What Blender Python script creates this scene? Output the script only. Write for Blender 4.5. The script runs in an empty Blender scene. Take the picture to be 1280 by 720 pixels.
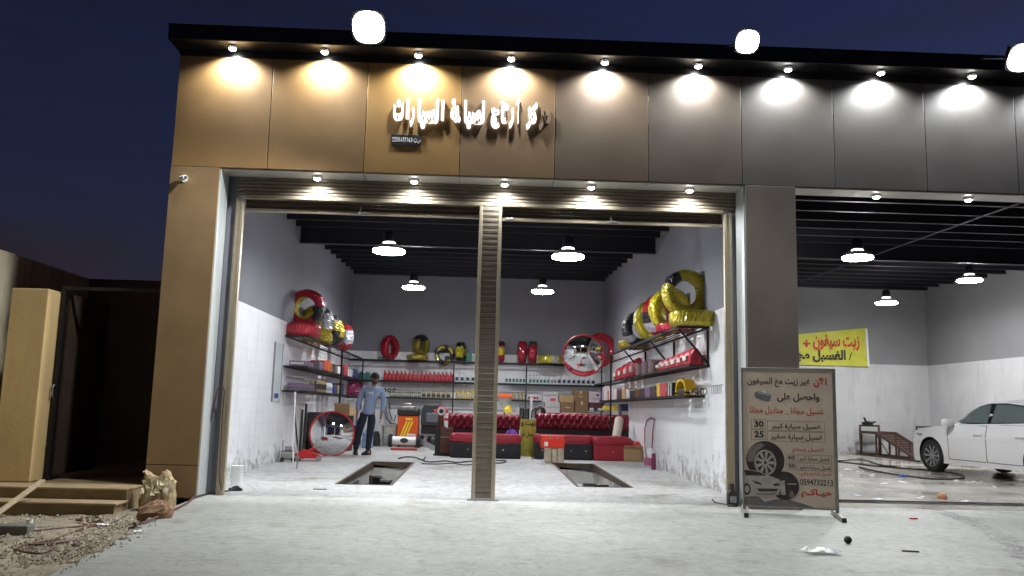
import bpy, bmesh, math, random
from mathutils import Vector, Matrix
random.seed(7)
PI = math.pi
sc = bpy.context.scene
COL = sc.collection

# ------------------------------------------------------------------ camera
FX, PITCH, ROLL, YAW, HC = 1062.2, 0.1416, 0.0243, 0.0333, 1.144
_fw = Vector((math.sin(YAW)*math.cos(PITCH), math.cos(YAW)*math.cos(PITCH), math.sin(PITCH)))
_r0 = Vector((math.cos(YAW), -math.sin(YAW), 0)); _u0 = _r0.cross(_fw)
_rt = math.cos(ROLL)*_r0 + math.sin(ROLL)*_u0
_up = -math.sin(ROLL)*_r0 + math.cos(ROLL)*_u0
cam_d = bpy.data.cameras.new('camera'); cam = bpy.data.objects.new('camera', cam_d); COL.objects.link(cam)
cam_d.sensor_width = 36; cam_d.lens = FX/1280*36; cam_d.clip_end = 3000; cam_d.clip_start = .05
m = Matrix((_rt, _up, -_fw)).transposed().to_4x4(); m.translation = Vector((0, 0, HC)); cam.matrix_world = m
sc.camera = cam

def at(px, py, ax, val):
    """point of the photograph's pixel on the real plane ax = val (metres)"""
    d = _fw*FX + _rt*(px-640) - _up*(py-360); i = 'XYZ'.index(ax); o = Vector((0, 0, HC))
    return o + d*((val-o[i])/d[i])
def flz(Y): return min(.1, max(0., .0143*(Y-11)))
def onfloor(px, py):
    p = at(px, py, 'Z', 0)
    if p.y < 10.9 and p.x < edgex(p.y)-.03: return at(px, py, 'Z', DIRT)
    for _ in range(25): p = at(px, py, 'Z', flz(p.y))
    return p
DIRT = -.13
EDGE = [(-3.42, 11.0), (-3.40, 10.6), (-3.32, 9.6), (-3.25, 9.0), (-3.02, 7.7), (-2.84, 6.8), (-2.78, 5.8), (-3.0, 4.6), (-3.4, 2.5), (-3.8, -1), (-4.2, -8)]
def edgex(Y):
    for (x0, y0), (x1, y1) in zip(EDGE, EDGE[1:]):
        if y1 <= Y <= y0: return x0+(x1-x0)*(y0-Y)/(y0-y1)
    return -3.4

# ------------------------------------------------------------------ sky at dusk, exposure
w = bpy.data.worlds.new('World'); sc.world = w; w.use_nodes = True
nt = w.node_tree; bg = nt.nodes['Background']
sky = nt.nodes.new('ShaderNodeTexSky'); sky.sky_type = 'NISHITA'; sky.sun_disc = False
sky.sun_elevation = math.radians(-1.0); sky.sun_rotation = math.radians(60); sky.ozone_density = 3.0
tc = nt.nodes.new('ShaderNodeTexCoord'); mp = nt.nodes.new('ShaderNodeMapping'); mp.inputs['Scale'].default_value = (1.6, 1.6, 9)
nz = nt.nodes.new('ShaderNodeTexNoise'); nz.inputs['Scale'].default_value = 1.7; nz.inputs['Detail'].default_value = 5
cr = nt.nodes.new('ShaderNodeValToRGB'); cr.color_ramp.elements[0].position = .50; cr.color_ramp.elements[1].position = .68
cr.color_ramp.elements[0].color = (1.45, .90, 1.08, 1); cr.color_ramp.elements[1].color = (1.5, .80, .74, 1)
mx = nt.nodes.new('ShaderNodeMix'); mx.data_type = 'RGBA'; mx.blend_type = 'MULTIPLY'; mx.inputs[0].default_value = 1
nt.links.new(tc.outputs['Generated'], mp.inputs[0]); nt.links.new(mp.outputs[0], nz.inputs['Vector']); nt.links.new(nz.outputs['Fac'], cr.inputs[0])
nt.links.new(sky.outputs[0], mx.inputs[6]); nt.links.new(cr.outputs[0], mx.inputs[7]); nt.links.new(mx.outputs[2], bg.inputs[0])
SKY_STRENGTH = .15
bg.inputs[1].default_value = SKY_STRENGTH
sc.view_settings.view_transform = 'Standard'; sc.view_settings.look = 'None'
sc.view_settings.exposure = 0.0; sc.view_settings.gamma = 1
sc.cycles.use_denoising = True
sc.cycles.max_bounces = 6; sc.cycles.diffuse_bounces = 4; sc.cycles.glossy_bounces = 3
sc.cycles.sample_clamp_indirect = 4.0
sc.cycles.caustics_reflective = False; sc.cycles.caustics_refractive = False
# lamp powers (W)
P_FASCIA, P_SOFFIT, P_FLOOD = 205, 95, 285

# ------------------------------------------------------------------ materials
MATS = {}
def mat(name, col, rough=.6, metal=0., var=.12, vscale=6., bump=0., bscale=40., emit=None, estr=0., coat=0., trans=0., alpha=1., spec=None, col2=None):
    if name in MATS: return MATS[name]
    M = bpy.data.materials.new(name); M.use_nodes = True; n = M.node_tree.nodes; l = M.node_tree.links; b = n['Principled BSDF']
    b.inputs['Roughness'].default_value = rough; b.inputs['Metallic'].default_value = metal
    if spec is not None: b.inputs['Specular IOR Level'].default_value = spec
    if coat: b.inputs['Coat Weight'].default_value = coat; b.inputs['Coat Roughness'].default_value = .06
    if trans: b.inputs['Transmission Weight'].default_value = trans
    if alpha < 1: b.inputs['Alpha'].default_value = alpha
    c = (*col, 1)
    if var or bump:
        t = n.new('ShaderNodeTexCoord')
    if var:
        z = n.new('ShaderNodeTexNoise'); z.inputs['Scale'].default_value = vscale; z.inputs['Detail'].default_value = 6; z.inputs['Roughness'].default_value = .6
        r = n.new('ShaderNodeValToRGB'); e = r.color_ramp.elements; e[0].position = .3; e[1].position = .7
        c2 = col2 if col2 else tuple(min(1, x*(1+var)) for x in col)
        e[0].color = (*[x*(1-var) for x in col], 1) if not col2 else c; e[1].color = (*c2, 1)
        l.new(t.outputs['Object'], z.inputs['Vector']); l.new(z.outputs['Fac'], r.inputs[0]); l.new(r.outputs[0], b.inputs['Base Color'])
        q = n.new('ShaderNodeMapRange'); q.inputs['To Min'].default_value = max(.02, rough*.8); q.inputs['To Max'].default_value = min(1, rough*1.2)
        l.new(z.outputs['Fac'], q.inputs['Value']); l.new(q.outputs[0], b.inputs['Roughness'])
    else: b.inputs['Base Color'].default_value = c
    if bump:
        z2 = n.new('ShaderNodeTexNoise'); z2.inputs['Scale'].default_value = bscale; z2.inputs['Detail'].default_value = 5
        bp = n.new('ShaderNodeBump'); bp.inputs['Strength'].default_value = bump; bp.inputs['Distance'].default_value = .02
        l.new(t.outputs['Object'], z2.inputs['Vector']); l.new(z2.outputs['Fac'], bp.inputs['Height']); l.new(bp.outputs[0], b.inputs['Normal'])
    if emit: b.inputs['Emission Color'].default_value = (*emit, 1); b.inputs['Emission Strength'].default_value = estr
    MATS[name] = M; return M

def concrete(name, c1, c2, stain, rough, wet=0., worn=None):  # worn: depth range and inner tones that put indoor light into the colour
    M = bpy.data.materials.new(name); M.use_nodes = True; n = M.node_tree.nodes; l = M.node_tree.links; b = n['Principled BSDF']
    t = n.new('ShaderNodeTexCoord')
    def noise(s, d=6, mapping=None, r=.6):
        z = n.new('ShaderNodeTexNoise'); z.inputs['Scale'].default_value = s; z.inputs['Detail'].default_value = d; z.inputs['Roughness'].default_value = r
        if mapping:
            k = n.new('ShaderNodeMapping'); k.inputs['Scale'].default_value = mapping; l.new(t.outputs['Object'], k.inputs[0]); l.new(k.outputs[0], z.inputs['Vector'])
        else: l.new(t.outputs['Object'], z.inputs['Vector'])
        return z
    def ramp(src, p0, p1, a, bb):
        r = n.new('ShaderNodeValToRGB'); e = r.color_ramp.elements; e[0].position = p0; e[1].position = p1; e[0].color = (*a, 1); e[1].color = (*bb, 1)
        l.new(src, r.inputs[0]); return r
    def mul(a, bb, f=1., mode='MULTIPLY'):
        k = n.new('ShaderNodeMix'); k.data_type = 'RGBA'; k.blend_type = mode; k.inputs[0].default_value = f
        l.new(a, k.inputs[6]); l.new(bb, k.inputs[7]); return k.outputs[2]
    base = ramp(noise(.35, 10, None, .7).outputs['Fac'], .35, .68, c1, c2).outputs[0]
    if worn:      # paler towards the shop: indoor light put into the colour, its edge ragged
        y0, y1, d1, d2 = worn; sx = n.new('ShaderNodeSeparateXYZ'); l.new(t.outputs['Object'], sx.inputs[0])  # worn: indoor light put into the colour by depth
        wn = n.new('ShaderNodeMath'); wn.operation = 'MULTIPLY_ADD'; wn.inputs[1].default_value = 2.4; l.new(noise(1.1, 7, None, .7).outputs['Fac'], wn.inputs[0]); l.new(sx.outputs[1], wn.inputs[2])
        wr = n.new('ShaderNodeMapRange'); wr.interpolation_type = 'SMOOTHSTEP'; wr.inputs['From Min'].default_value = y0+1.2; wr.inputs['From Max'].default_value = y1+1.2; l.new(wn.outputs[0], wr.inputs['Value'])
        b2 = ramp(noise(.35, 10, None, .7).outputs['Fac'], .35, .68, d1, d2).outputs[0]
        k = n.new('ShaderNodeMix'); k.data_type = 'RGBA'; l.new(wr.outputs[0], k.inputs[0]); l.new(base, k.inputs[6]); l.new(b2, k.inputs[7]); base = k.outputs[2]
    fine = ramp(noise(9, 8, None, .75).outputs['Fac'], .32, .62, (.68, .68, .66) if not wet else (.93, .93, .92), (1.05, 1.05, 1.05)).outputs[0]
    scr = ramp(noise(4.5, 9, (1, .8, 1), .78).outputs['Fac'], .33, .47, (.60, .59, .56) if not wet else (.90, .89, .86), (1, 1, 1)).outputs[0]
    st = ramp(noise(.55, 9, None, .75).outputs['Fac'], .30, .44, stain, (1, 1, 1)).outputs[0]
    spk = ramp(noise(17, 6, (1.2, .7, 1), .65).outputs['Fac'], .33, .40, (.52, .50, .46) if not wet else (.85, .84, .80), (1, 1, 1)).outputs[0]
    patch = ramp(noise(.16, 5).outputs['Fac'], .36, .62, (.84, .84, .82), (1.06, 1.06, 1.06)).outputs[0]
    col = mul(mul(mul(mul(mul(base, fine), scr), st), spk), patch)
    if not wet:
        ab = n.new('ShaderNodeMath'); ab.operation = 'SUBTRACT'; ab.inputs[1].default_value = .5; l.new(noise(.55, 5, None, .62).outputs['Fac'], ab.inputs[0]); aa = n.new('ShaderNodeMath'); aa.operation = 'ABSOLUTE'; l.new(ab.outputs[0], aa.inputs[0])
        col = mul(col, ramp(aa.outputs[0], .0012, .0035, (.62, .61, .58), (1, 1, 1)).outputs[0])
    l.new(col, b.inputs['Base Color'])
    rr = n.new('ShaderNodeMapRange'); rr.inputs['From Min'].default_value = .38; rr.inputs['From Max'].default_value = .62
    rr.inputs['To Min'].default_value = max(.04, rough-wet); rr.inputs['To Max'].default_value = rough
    l.new(noise(.9, 3).outputs['Fac'], rr.inputs['Value']); l.new(rr.outputs[0], b.inputs['Roughness'])
    bp = n.new('ShaderNodeBump'); bp.inputs['Strength'].default_value = (.9 if rough > .9 else .25) if not wet else .06; bp.inputs['Distance'].default_value = .02
    l.new(noise(22, 6, None, .7).outputs['Fac'], bp.inputs['Height']); l.new(bp.outputs[0], b.inputs['Normal'])
    MATS[name] = M; return M

def wallmat(name, c, var=.06, block=False, streak=.0, rough=.7):
    M = bpy.data.materials.new(name); M.use_nodes = True; n = M.node_tree.nodes; l = M.node_tree.links; b = n['Principled BSDF']
    t = n.new('ShaderNodeTexCoord'); z = n.new('ShaderNodeTexNoise'); z.inputs['Scale'].default_value = 1.3; z.inputs['Detail'].default_value = 8
    l.new(t.outputs['Object'], z.inputs['Vector'])
    r = n.new('ShaderNodeValToRGB'); e = r.color_ramp.elements; e[0].position = .32; e[1].position = .66
    e[0].color = (*[x*(1-var) for x in c], 1); e[1].color = (*[min(1, x*(1+var)) for x in c], 1); l.new(z.outputs['Fac'], r.inputs[0]); out = r.outputs[0]
    if streak:
        k = n.new('ShaderNodeMapping'); k.inputs['Scale'].default_value = (3, 3, .5); z3 = n.new('ShaderNodeTexNoise'); z3.inputs['Scale'].default_value = 2; z3.inputs['Detail'].default_value = 7
        l.new(t.outputs['Object'], k.inputs[0]); l.new(k.outputs[0], z3.inputs['Vector'])
        r3 = n.new('ShaderNodeValToRGB'); e = r3.color_ramp.elements; e[0].position = .28; e[1].position = .46; e[0].color = (1-streak, 1-streak, 1-streak*.95, 1); e[1].color = (1, 1, 1, 1)
        l.new(z3.outputs['Fac'], r3.inputs[0]); mxx = n.new('ShaderNodeMix'); mxx.data_type = 'RGBA'; mxx.blend_type = 'MULTIPLY'; mxx.inputs[0].default_value = 1
        l.new(out, mxx.inputs[6]); l.new(r3.outputs[0], mxx.inputs[7]); out = mxx.outputs[2]
    l.new(out, b.inputs['Base Color']); b.inputs['Roughness'].default_value = rough
    bp = n.new('ShaderNodeBump'); bp.inputs['Strength'].default_value = .2; bp.inputs['Distance'].default_value = .01
    z2 = n.new('ShaderNodeTexNoise'); z2.inputs['Scale'].default_value = 30; z2.inputs['Detail'].default_value = 4; l.new(t.outputs['Object'], z2.inputs['Vector'])
    h = z2.outputs['Fac']
    if block:      # splashed dirt and scuffs low on the wall
        sz = n.new('ShaderNodeSeparateXYZ'); l.new(t.outputs['Object'], sz.inputs[0]); z5 = n.new('ShaderNodeTexNoise'); z5.inputs['Scale'].default_value = 4.5; z5.inputs['Detail'].default_value = 9; z5.inputs['Roughness'].default_value = .75; l.new(t.outputs['Object'], z5.inputs['Vector'])
        m5 = n.new('ShaderNodeMath'); m5.operation = 'MULTIPLY_ADD'; m5.inputs[1].default_value = .26; l.new(sz.outputs[2], m5.inputs[0]); l.new(z5.outputs['Fac'], m5.inputs[2])
        r5 = n.new('ShaderNodeValToRGB'); e = r5.color_ramp.elements; e[0].position = .44; e[1].position = .58; e[0].color = (.42, .40, .36, 1); e[1].color = (1, 1, 1, 1); l.new(m5.outputs[0], r5.inputs[0])
        mm = n.new('ShaderNodeMix'); mm.data_type = 'RGBA'; mm.blend_type = 'MULTIPLY'; mm.inputs[0].default_value = 1; l.new(out, mm.inputs[6]); l.new(r5.outputs[0], mm.inputs[7]); out = mm.outputs[2]
    if block:
        sx = n.new('ShaderNodeSeparateXYZ'); l.new(t.outputs['Object'], sx.inputs[0]); ad = n.new('ShaderNodeMath'); ad.operation = 'ADD'
        l.new(sx.outputs[0], ad.inputs[0]); l.new(sx.outputs[1], ad.inputs[1]); cb = n.new('ShaderNodeCombineXYZ'); l.new(ad.outputs[0], cb.inputs[0]); l.new(sx.outputs[2], cb.inputs[1])
        br = n.new('ShaderNodeTexBrick'); br.inputs['Scale'].default_value = 1; br.inputs['Brick Width'].default_value = .4; br.inputs['Row Height'].default_value = .2; br.inputs['Mortar Size'].default_value = .006
        br.inputs['Color1'].default_value = (1, 1, 1, 1); br.inputs['Color2'].default_value = (.985, .985, .985, 1); br.inputs['Mortar'].default_value = (.92, .92, .92, 1)
        l.new(cb.outputs[0], br.inputs['Vector'])
        mxx = n.new('ShaderNodeMix'); mxx.data_type = 'RGBA'; mxx.blend_type = 'MULTIPLY'; mxx.inputs[0].default_value = 1
        l.new(out, mxx.inputs[6]); l.new(br.outputs['Color'], mxx.inputs[7]); l.new(mxx.outputs[2], b.inputs['Base Color'])
    l.new(h, bp.inputs['Height']); l.new(bp.outputs[0], b.inputs['Normal'])
    MATS[name] = M; return M

# ------------------------------------------------------------------ mesh helpers
class MB:
    def __init__(s): s.v = []; s.f = []
    def add(s, vs, fs, M=None):
        o = len(s.v)
        s.v += [tuple(M @ Vector(v)) if M else tuple(v) for v in vs]; s.f += [tuple(i+o for i in f) for f in fs]; return s
    def box(s, x0, x1, y0, y1, z0, z1, M=None):
        x0, x1 = sorted((x0, x1)); y0, y1 = sorted((y0, y1)); z0, z1 = sorted((z0, z1))
        return s.add([(x0,y0,z0),(x1,y0,z0),(x1,y1,z0),(x0,y1,z0),(x0,y0,z1),(x1,y0,z1),(x1,y1,z1),(x0,y1,z1)],
                     [(0,3,2,1),(4,5,6,7),(0,1,5,4),(1,2,6,5),(2,3,7,6),(3,0,4,7)], M)
    def cyl(s, p0, p1, r, n=12, r2=None, caps=True):
        p0, p1 = Vector(p0), Vector(p1); r2 = r if r2 is None else r2; d = (p1-p0).normalized()
        a = d.orthogonal().normalized(); b = d.cross(a); vs = []
        for p, q in ((p0, r), (p1, r2)):
            for i in range(n): t = 2*PI*i/n; vs.append(p + (a*math.cos(t)+b*math.sin(t))*q)
        fs = [(i, (i+1) % n, n+(i+1) % n, n+i) for i in range(n)]
        if caps: fs += [tuple(range(n))[::-1], tuple(range(n, 2*n))]
        return s.add(vs, fs)
    def tube(s, pts, r, n=6, closed=False):
        pts = [Vector(p) for p in pts]; N = len(pts); vs = []; prev = None
        for i, p in enumerate(pts):
            d = (pts[(i+1) % N]-pts[i-1]) if closed else (pts[min(i+1, N-1)]-pts[max(i-1, 0)])
            d.normalize(); a = d.orthogonal().normalized() if prev is None else (prev-d*prev.dot(d)).normalized(); prev = a; b = d.cross(a)
            rr = r[i] if isinstance(r, (list, tuple)) else r
            for k in range(n): t = 2*PI*k/n; vs.append(p+(a*math.cos(t)+b*math.sin(t))*rr)
        fs = []
        for i in range(N if closed else N-1):
            j = (i+1) % N
            for k in range(n): fs.append((i*n+k, i*n+(k+1) % n, j*n+(k+1) % n, j*n+k))
        if not closed: fs += [tuple(range(n))[::-1], tuple((N-1)*n+k for k in range(n))]
        return s.add(vs, fs)
    def lathe(s, prof, n=20, M=None, caps=True):
        vs = []; fs = []; K = len(prof)
        for r, z in prof:
            for i in range(n): t = 2*PI*i/n; vs.append((r*math.cos(t), r*math.sin(t), z))
        for k in range(K-1):
            for i in range(n): fs.append((k*n+i, k*n+(i+1) % n, (k+1)*n+(i+1) % n, (k+1)*n+i))
        if caps and prof[0][0] > 1e-6: fs.append(tuple(range(n))[::-1])
        if caps and prof[-1][0] > 1e-6: fs.append(tuple((K-1)*n+i for i in range(n)))
        return s.add(vs, fs, M)
    def loft(s, secs, n=16, e=4., M=None):
        """superellipse rings: (z, hx, hy[, cx, cy])"""
        vs = []; fs = []
        for q in secs:
            z, hx, hy = q[:3]; cx = q[3] if len(q) > 3 else 0; cy = q[4] if len(q) > 4 else 0
            for i in range(n):
                t = 2*PI*(i+.5)/n; c, d = math.cos(t), math.sin(t)
                vs.append((cx+hx*math.copysign(abs(c)**(2/e), c), cy+hy*math.copysign(abs(d)**(2/e), d), z))
        for k in range(len(secs)-1):
            for i in range(n): fs.append((k*n+i, k*n+(i+1) % n, (k+1)*n+(i+1) % n, (k+1)*n+i))
        fs.append(tuple(range(n))[::-1]); K = len(secs)-1; fs.append(tuple(K*n+i for i in range(n)))
        return s.add(vs, fs, M)
    def prism(s, poly, y0, y1, M=None):
        """polygon in x,z extruded from y0 to y1"""
        n = len(poly); vs = [(x, y0, z) for x, z in poly]+[(x, y1, z) for x, z in poly]
        fs = [tuple(range(n)), tuple(range(n, 2*n))[::-1]]+[(i, n+i, n+(i+1) % n, (i+1) % n) for i in range(n)]
        return s.add(vs, fs, M)
    def grid(s, P):
        R = len(P); C = len(P[0]); return s.add([p for row in P for p in row], [(i*C+j, i*C+j+1, (i+1)*C+j+1, (i+1)*C+j) for i in range(R-1) for j in range(C-1)])
    def build(s, name, m, parent=None, loc=None, rot=None, bevel=0., smooth=False, merge=False, segs=2):
        me = bpy.data.meshes.new(name); me.from_pydata([tuple(v) for v in s.v], [], s.f); me.update()
        bm = bmesh.new(); bm.from_mesh(me)
        if merge: bmesh.ops.remove_doubles(bm, verts=bm.verts, dist=1e-4)
        if bevel:
            ed = [e for e in bm.edges if len(e.link_faces) == 2 and e.calc_face_angle(0) > .6]
            bmesh.ops.bevel(bm, geom=ed, offset=bevel, segments=segs, affect='EDGES', profile=.5, clamp_overlap=True)
        bmesh.ops.recalc_face_normals(bm, faces=bm.faces); bm.to_mesh(me); bm.free()
        return link(name, me, m, parent, loc, rot, smooth)
def link(name, me, m, parent=None, loc=None, rot=None, smooth=False):
    if m:
        me.materials.clear()
        for q in (m if isinstance(m, (list, tuple)) else [m]): me.materials.append(q)
    if smooth:
        me.shade_smooth()
        try: me.set_sharp_from_angle(angle=.75)
        except Exception: pass
    o = bpy.data.objects.new(name, me); COL.objects.link(o)
    if parent: o.parent = parent
    if loc is not None: o.location = loc
    if rot is not None: o.rotation_euler = rot
    return o
def thing(name, label, cat, loc=(0, 0, 0), rot=(0, 0, 0), group=None):
    o = bpy.data.objects.new(name, None); COL.objects.link(o); o.location = loc; o.rotation_euler = rot if not isinstance(rot, (int, float)) else (0, 0, rot)
    o.empty_display_size = .1
    return tag(o, label, cat, group)
def tag(o, label, cat, group=None):
    o['label'] = label; o['category'] = cat
    if group: o['group'] = group
    return o
def struct(o, kind='structure'): o['kind'] = kind; return o
CH = {}
def kids(o): return [c for c in COL.objects if c.parent == o]
def dup(root, loc, rot=None, label=None, group=None, swap=None, scale=None):
    """copy of a thing with its parts and sub-parts; swap = {part name: material}"""
    ks = CH.get(root.name)
    if ks is None: ks = CH[root.name] = [(c, kids(c)) for c in kids(root)]
    r = root.copy(); COL.objects.link(r); r.location = loc
    if rot is not None: r.rotation_euler = rot if not isinstance(rot, (int, float)) else (0, 0, rot)
    if label: r['label'] = label
    if group: r['group'] = group
    if scale: r.scale = scale
    for c, gs in ks:
        k = c.copy(); COL.objects.link(k); k.parent = r
        nm = c.name.split('.')[0]
        if swap and nm in swap:
            k.material_slots[0].link = 'OBJECT'; k.material_slots[0].material = swap[nm]
        for g in gs: q = g.copy(); COL.objects.link(q); q.parent = k
    return r
def rotm(ax, ang, loc=(0, 0, 0)): return Matrix.Translation(Vector(loc)) @ Matrix.Rotation(ang, 4, ax)
def spot(name, loc, aim, power, size, blend, parent=None, col=(.95, .98, 1), rad=.03):
    l = bpy.data.lights.new(name, 'SPOT'); l.energy = power; l.spot_size = math.radians(size); l.spot_blend = blend; l.color = col; l.shadow_soft_size = rad
    o = bpy.data.objects.new(name, l); COL.objects.link(o); o.location = loc
    o.rotation_euler = Vector(aim).to_track_quat('-Z', 'Y').to_euler()
    if parent: o.parent = parent
    return o
# ------------------------------------------------------------------ Arabic lettering (presentation forms, right to left)
_F = {'ا': (0xFE8D, 0xFE8E), 'أ': (0xFE83, 0xFE84), 'آ': (0xFE81, 0xFE82), 'ب': (0xFE8F,)*1, 'ة': (0xFE93, 0xFE94), 'ت': (0xFE95,), 'ث': (0xFE99,), 'ج': (0xFE9D,), 'ح': (0xFEA1,), 'خ': (0xFEA5,),
      'د': (0xFEA9, 0xFEAA), 'ذ': (0xFEAB, 0xFEAC), 'ر': (0xFEAD, 0xFEAE), 'ز': (0xFEAF, 0xFEB0), 'س': (0xFEB1,), 'ش': (0xFEB5,), 'ص': (0xFEB9,), 'ض': (0xFEBD,), 'ط': (0xFEC1,), 'ع': (0xFEC9,),
      'غ': (0xFECD,), 'ف': (0xFED1,), 'ق': (0xFED5,), 'ك': (0xFED9,), 'ل': (0xFEDD,), 'م': (0xFEE1,), 'ن': (0xFEE5,), 'ه': (0xFEE9,), 'و': (0xFEED, 0xFEEE), 'ى': (0xFEEF, 0xFEF0), 'ي': (0xFEF1,)}
def arabic(t, pre=False, post=False):
    out = []; T = list(t)
    dual = lambda c: c in _F and len(_F[c]) == 1
    for i, c in enumerate(T):
        if c == 'ـ': out.append(c); continue
        if c not in _F: out.append(c); continue
        pv = (dual(T[i-1]) or T[i-1] == 'ـ') if i else pre
        nx = (T[i+1] in _F or T[i+1] == 'ـ') if i+1 < len(T) else post
        b = _F[c][0]
        if dual(c): out.append(chr(b+(3 if pv and nx else 1 if pv else 2 if nx else 0)))
        else: out.append(chr(b+(1 if pv else 0)))
    s = ''.join(out[::-1]); return s.replace('\uFE8E\uFEDF', '\uFEFB').replace('\uFE82\uFEDF', '\uFEF5')
def textmesh(s, w, h, bold=.02, depth=0., res=3, narrow=None):
    """lettering mesh in x,z facing -y, filling w by h (or its own width up to w), x from 0"""
    cu = bpy.data.curves.new('lettering', 'FONT'); cu.body = s; cu.size = 1; cu.offset = bold; cu.resolution_u = res; cu.extrude = .5 if depth else 0
    o = bpy.data.objects.new('lettering', cu); COL.objects.link(o); dg = bpy.context.evaluated_depsgraph_get()
    me = bpy.data.meshes.new_from_object(o.evaluated_get(dg)); bpy.data.objects.remove(o); bpy.data.curves.remove(cu)
    xs = [v.co.x for v in me.vertices]; ys = [v.co.y for v in me.vertices]; x0, x1, y0, y1 = min(xs), max(xs), min(ys), max(ys)
    for v in me.vertices:
        X, Y, Z = v.co; v.co = ((X-x0)/(x1-x0)*w, -(Z*depth), (Y-y0)/(y1-y0)*h)
    return me
def letters(name, s, x0, x1, z0, z1, y, m, parent, bold=.02, depth=0.):
    me = textmesh(s, x1-x0, z1-z0, bold, depth)
    return link(name, me, m, parent, (x0, y, z0))
# ------------------------------------------------------------------ palette
white_wall = wallmat('white_wall', (.84, .85, .87), .05, True, .10, .5)
grey_wall = wallmat('grey_wall', (.215, .215, .245), .06, False, 0, .7)
bay_wall = wallmat('bay_wall', (.57, .57, .575), .07, True, .16, .5)
bay_grey = wallmat('bay_grey', (.235, .235, .24), .06, False, 0, .7)
tan_wall = wallmat('tan_wall', (.46, .325, .145), .10, False, .12, .85); yard_wall = wallmat('yard_wall', (.66, .58, .40), .12, False, .3, .85)
black_metal = mat('black_metal', (.012, .012, .014), .45, .3, .2, 12)
cap_black = mat('cap_black', (.010, .010, .012), .35, .2, .2, 5, .05, 30)
deck_mat = mat('deck_mat', (.045, .046, .058), .5, .3, .2, 3)
beam_mat = mat('beam_mat', (.010, .010, .015), .5, .2, .2, 3)
chrome = mat('chrome', (.8, .8, .8), .15, 1., 0)
steel = mat('steel', (.42, .41, .39), .35, .9, .12, 20)
rail_mat = mat('rail_mat', (.44, .375, .27), .38, .55, .1, 20)
slat_mat = mat('slat_mat', (.23, .195, .15), .42, .45, .12, 9)
slat_dark = mat('slat_dark', (.13, .10, .07), .45, .4, .12, 9)
reveal_mat = mat('reveal_mat', (.50, .53, .52), .35, .3, .06, 9)
soffit_mat = mat('soffit_mat', (.52, .50, .46), .4, .2, .06, 5)
GOLD_LIT = [(.225, .130, .046), (.225, .130, .045), (.30, .168, .046), (.205, .126, .058), (.125, .088, .056), (.100, .079, .060), (.088, .079, .070), (.080, .074, .067), (.080, .074, .068), (.077, .072, .066)]  # one cladding; light fading from warm left to dull right is in the colours
PAN = [mat('panel_%d' % i, c, .46, .18, .07, 2.2, .03, 60) for i, c in enumerate(GOLD_LIT)]
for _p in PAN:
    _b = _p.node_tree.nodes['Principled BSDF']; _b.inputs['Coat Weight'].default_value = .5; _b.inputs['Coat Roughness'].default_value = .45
pillar_tan = mat('pillar_tan', (.255, .165, .082), .42, .3, .10, 2.5, .04, 50)
pillar_grey = mat('pillar_grey', (.17, .145, .124), .42, .3, .08, 2.5, .04, 50)
lit_white = mat('lit_white', (1, 1, 1), .4, 0, 0, emit=(1, .985, .95), estr=30)
flood_lit = mat('flood_lit', (1, 1, 1), .4, 0, 0, emit=(1, .98, .93), estr=45)
pend_lit = mat('pend_lit', (1, 1, 1), .4, 0, 0, emit=(.95, .97, 1), estr=165)
pend_bay = mat('pend_lit_bay', (1, 1, 1), .4, 0, 0, emit=(.97, .98, 1), estr=215)
neck_lit = mat('neck_lit', (1, 1, 1), .4, 0, 0, emit=(.95, .97, 1), estr=6)
letter_lit = mat('letter_lit', (.9, .9, .9), .4, 0, 0, emit=(.97, .95, 1), estr=1.25)
pvc_white = mat('pvc_white', (.75, .75, .74), .45, 0, .05, 8)
red_mat = mat('red_mat', (.55, .02, .02), .4, 0, .12, 10)
black_pl = mat('black_plastic', (.015, .015, .016), .4, 0, .2, 10)
rubber = mat('rubber', (.018, .018, .018), .75, 0, .2, 20, .3, 60)
card = mat('cardboard', (.40, .26, .13), .8, 0, .10, 9, .1, 50)
card_dk = mat('cardboard_dark', (.20, .115, .055), .8, 0, .12, 9, .1, 50)
wood_dk = mat('wood_dark', (.10, .035, .018), .45, 0, .35, 6)

floor_in = concrete('floor_in', (.56, .56, .565), (.66, .66, .66), (.60, .585, .55), .50)
floor_in = concrete('shop_floor', (.185, .188, .170), (.275, .278, .258), (.52, .47, .36), .6, 0., (9.6, 12.6, (.56, .56, .565), (.66, .66, .66)))  # one slab; lamp light inside is put into the paler tone towards the shop
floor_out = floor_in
floor_wet = concrete('floor_wet', (.40, .38, .325), (.50, .48, .43), (.62, .58, .50), .27, .20)
dirt_mat = concrete('dirt_mat', (.185, .150, .105), (.30, .25, .18), (.5, .48, .45), .95)
pit_mat = wallmat('pit_mat', (.66, .65, .62), .2, False, .5, .85)

def wb(mb, name, m, parent, **k):
    """build from world coordinates under an unrotated parent"""
    p = parent
    off = Vector((0, 0, 0))
    while p: off += p.location; p = p.parent
    return mb.build(name, m, parent, loc=-off, **k)

FY = 10.574           # facade plane
SY = 10.95            # shutter plane
LX, RX, BY = -3.75, 3.5, 24.4
PZ = 2.69
EX = 13.0             # far wall of the wash bay
def roofz(Y): return 4.42+.04*(Y-11)

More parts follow.
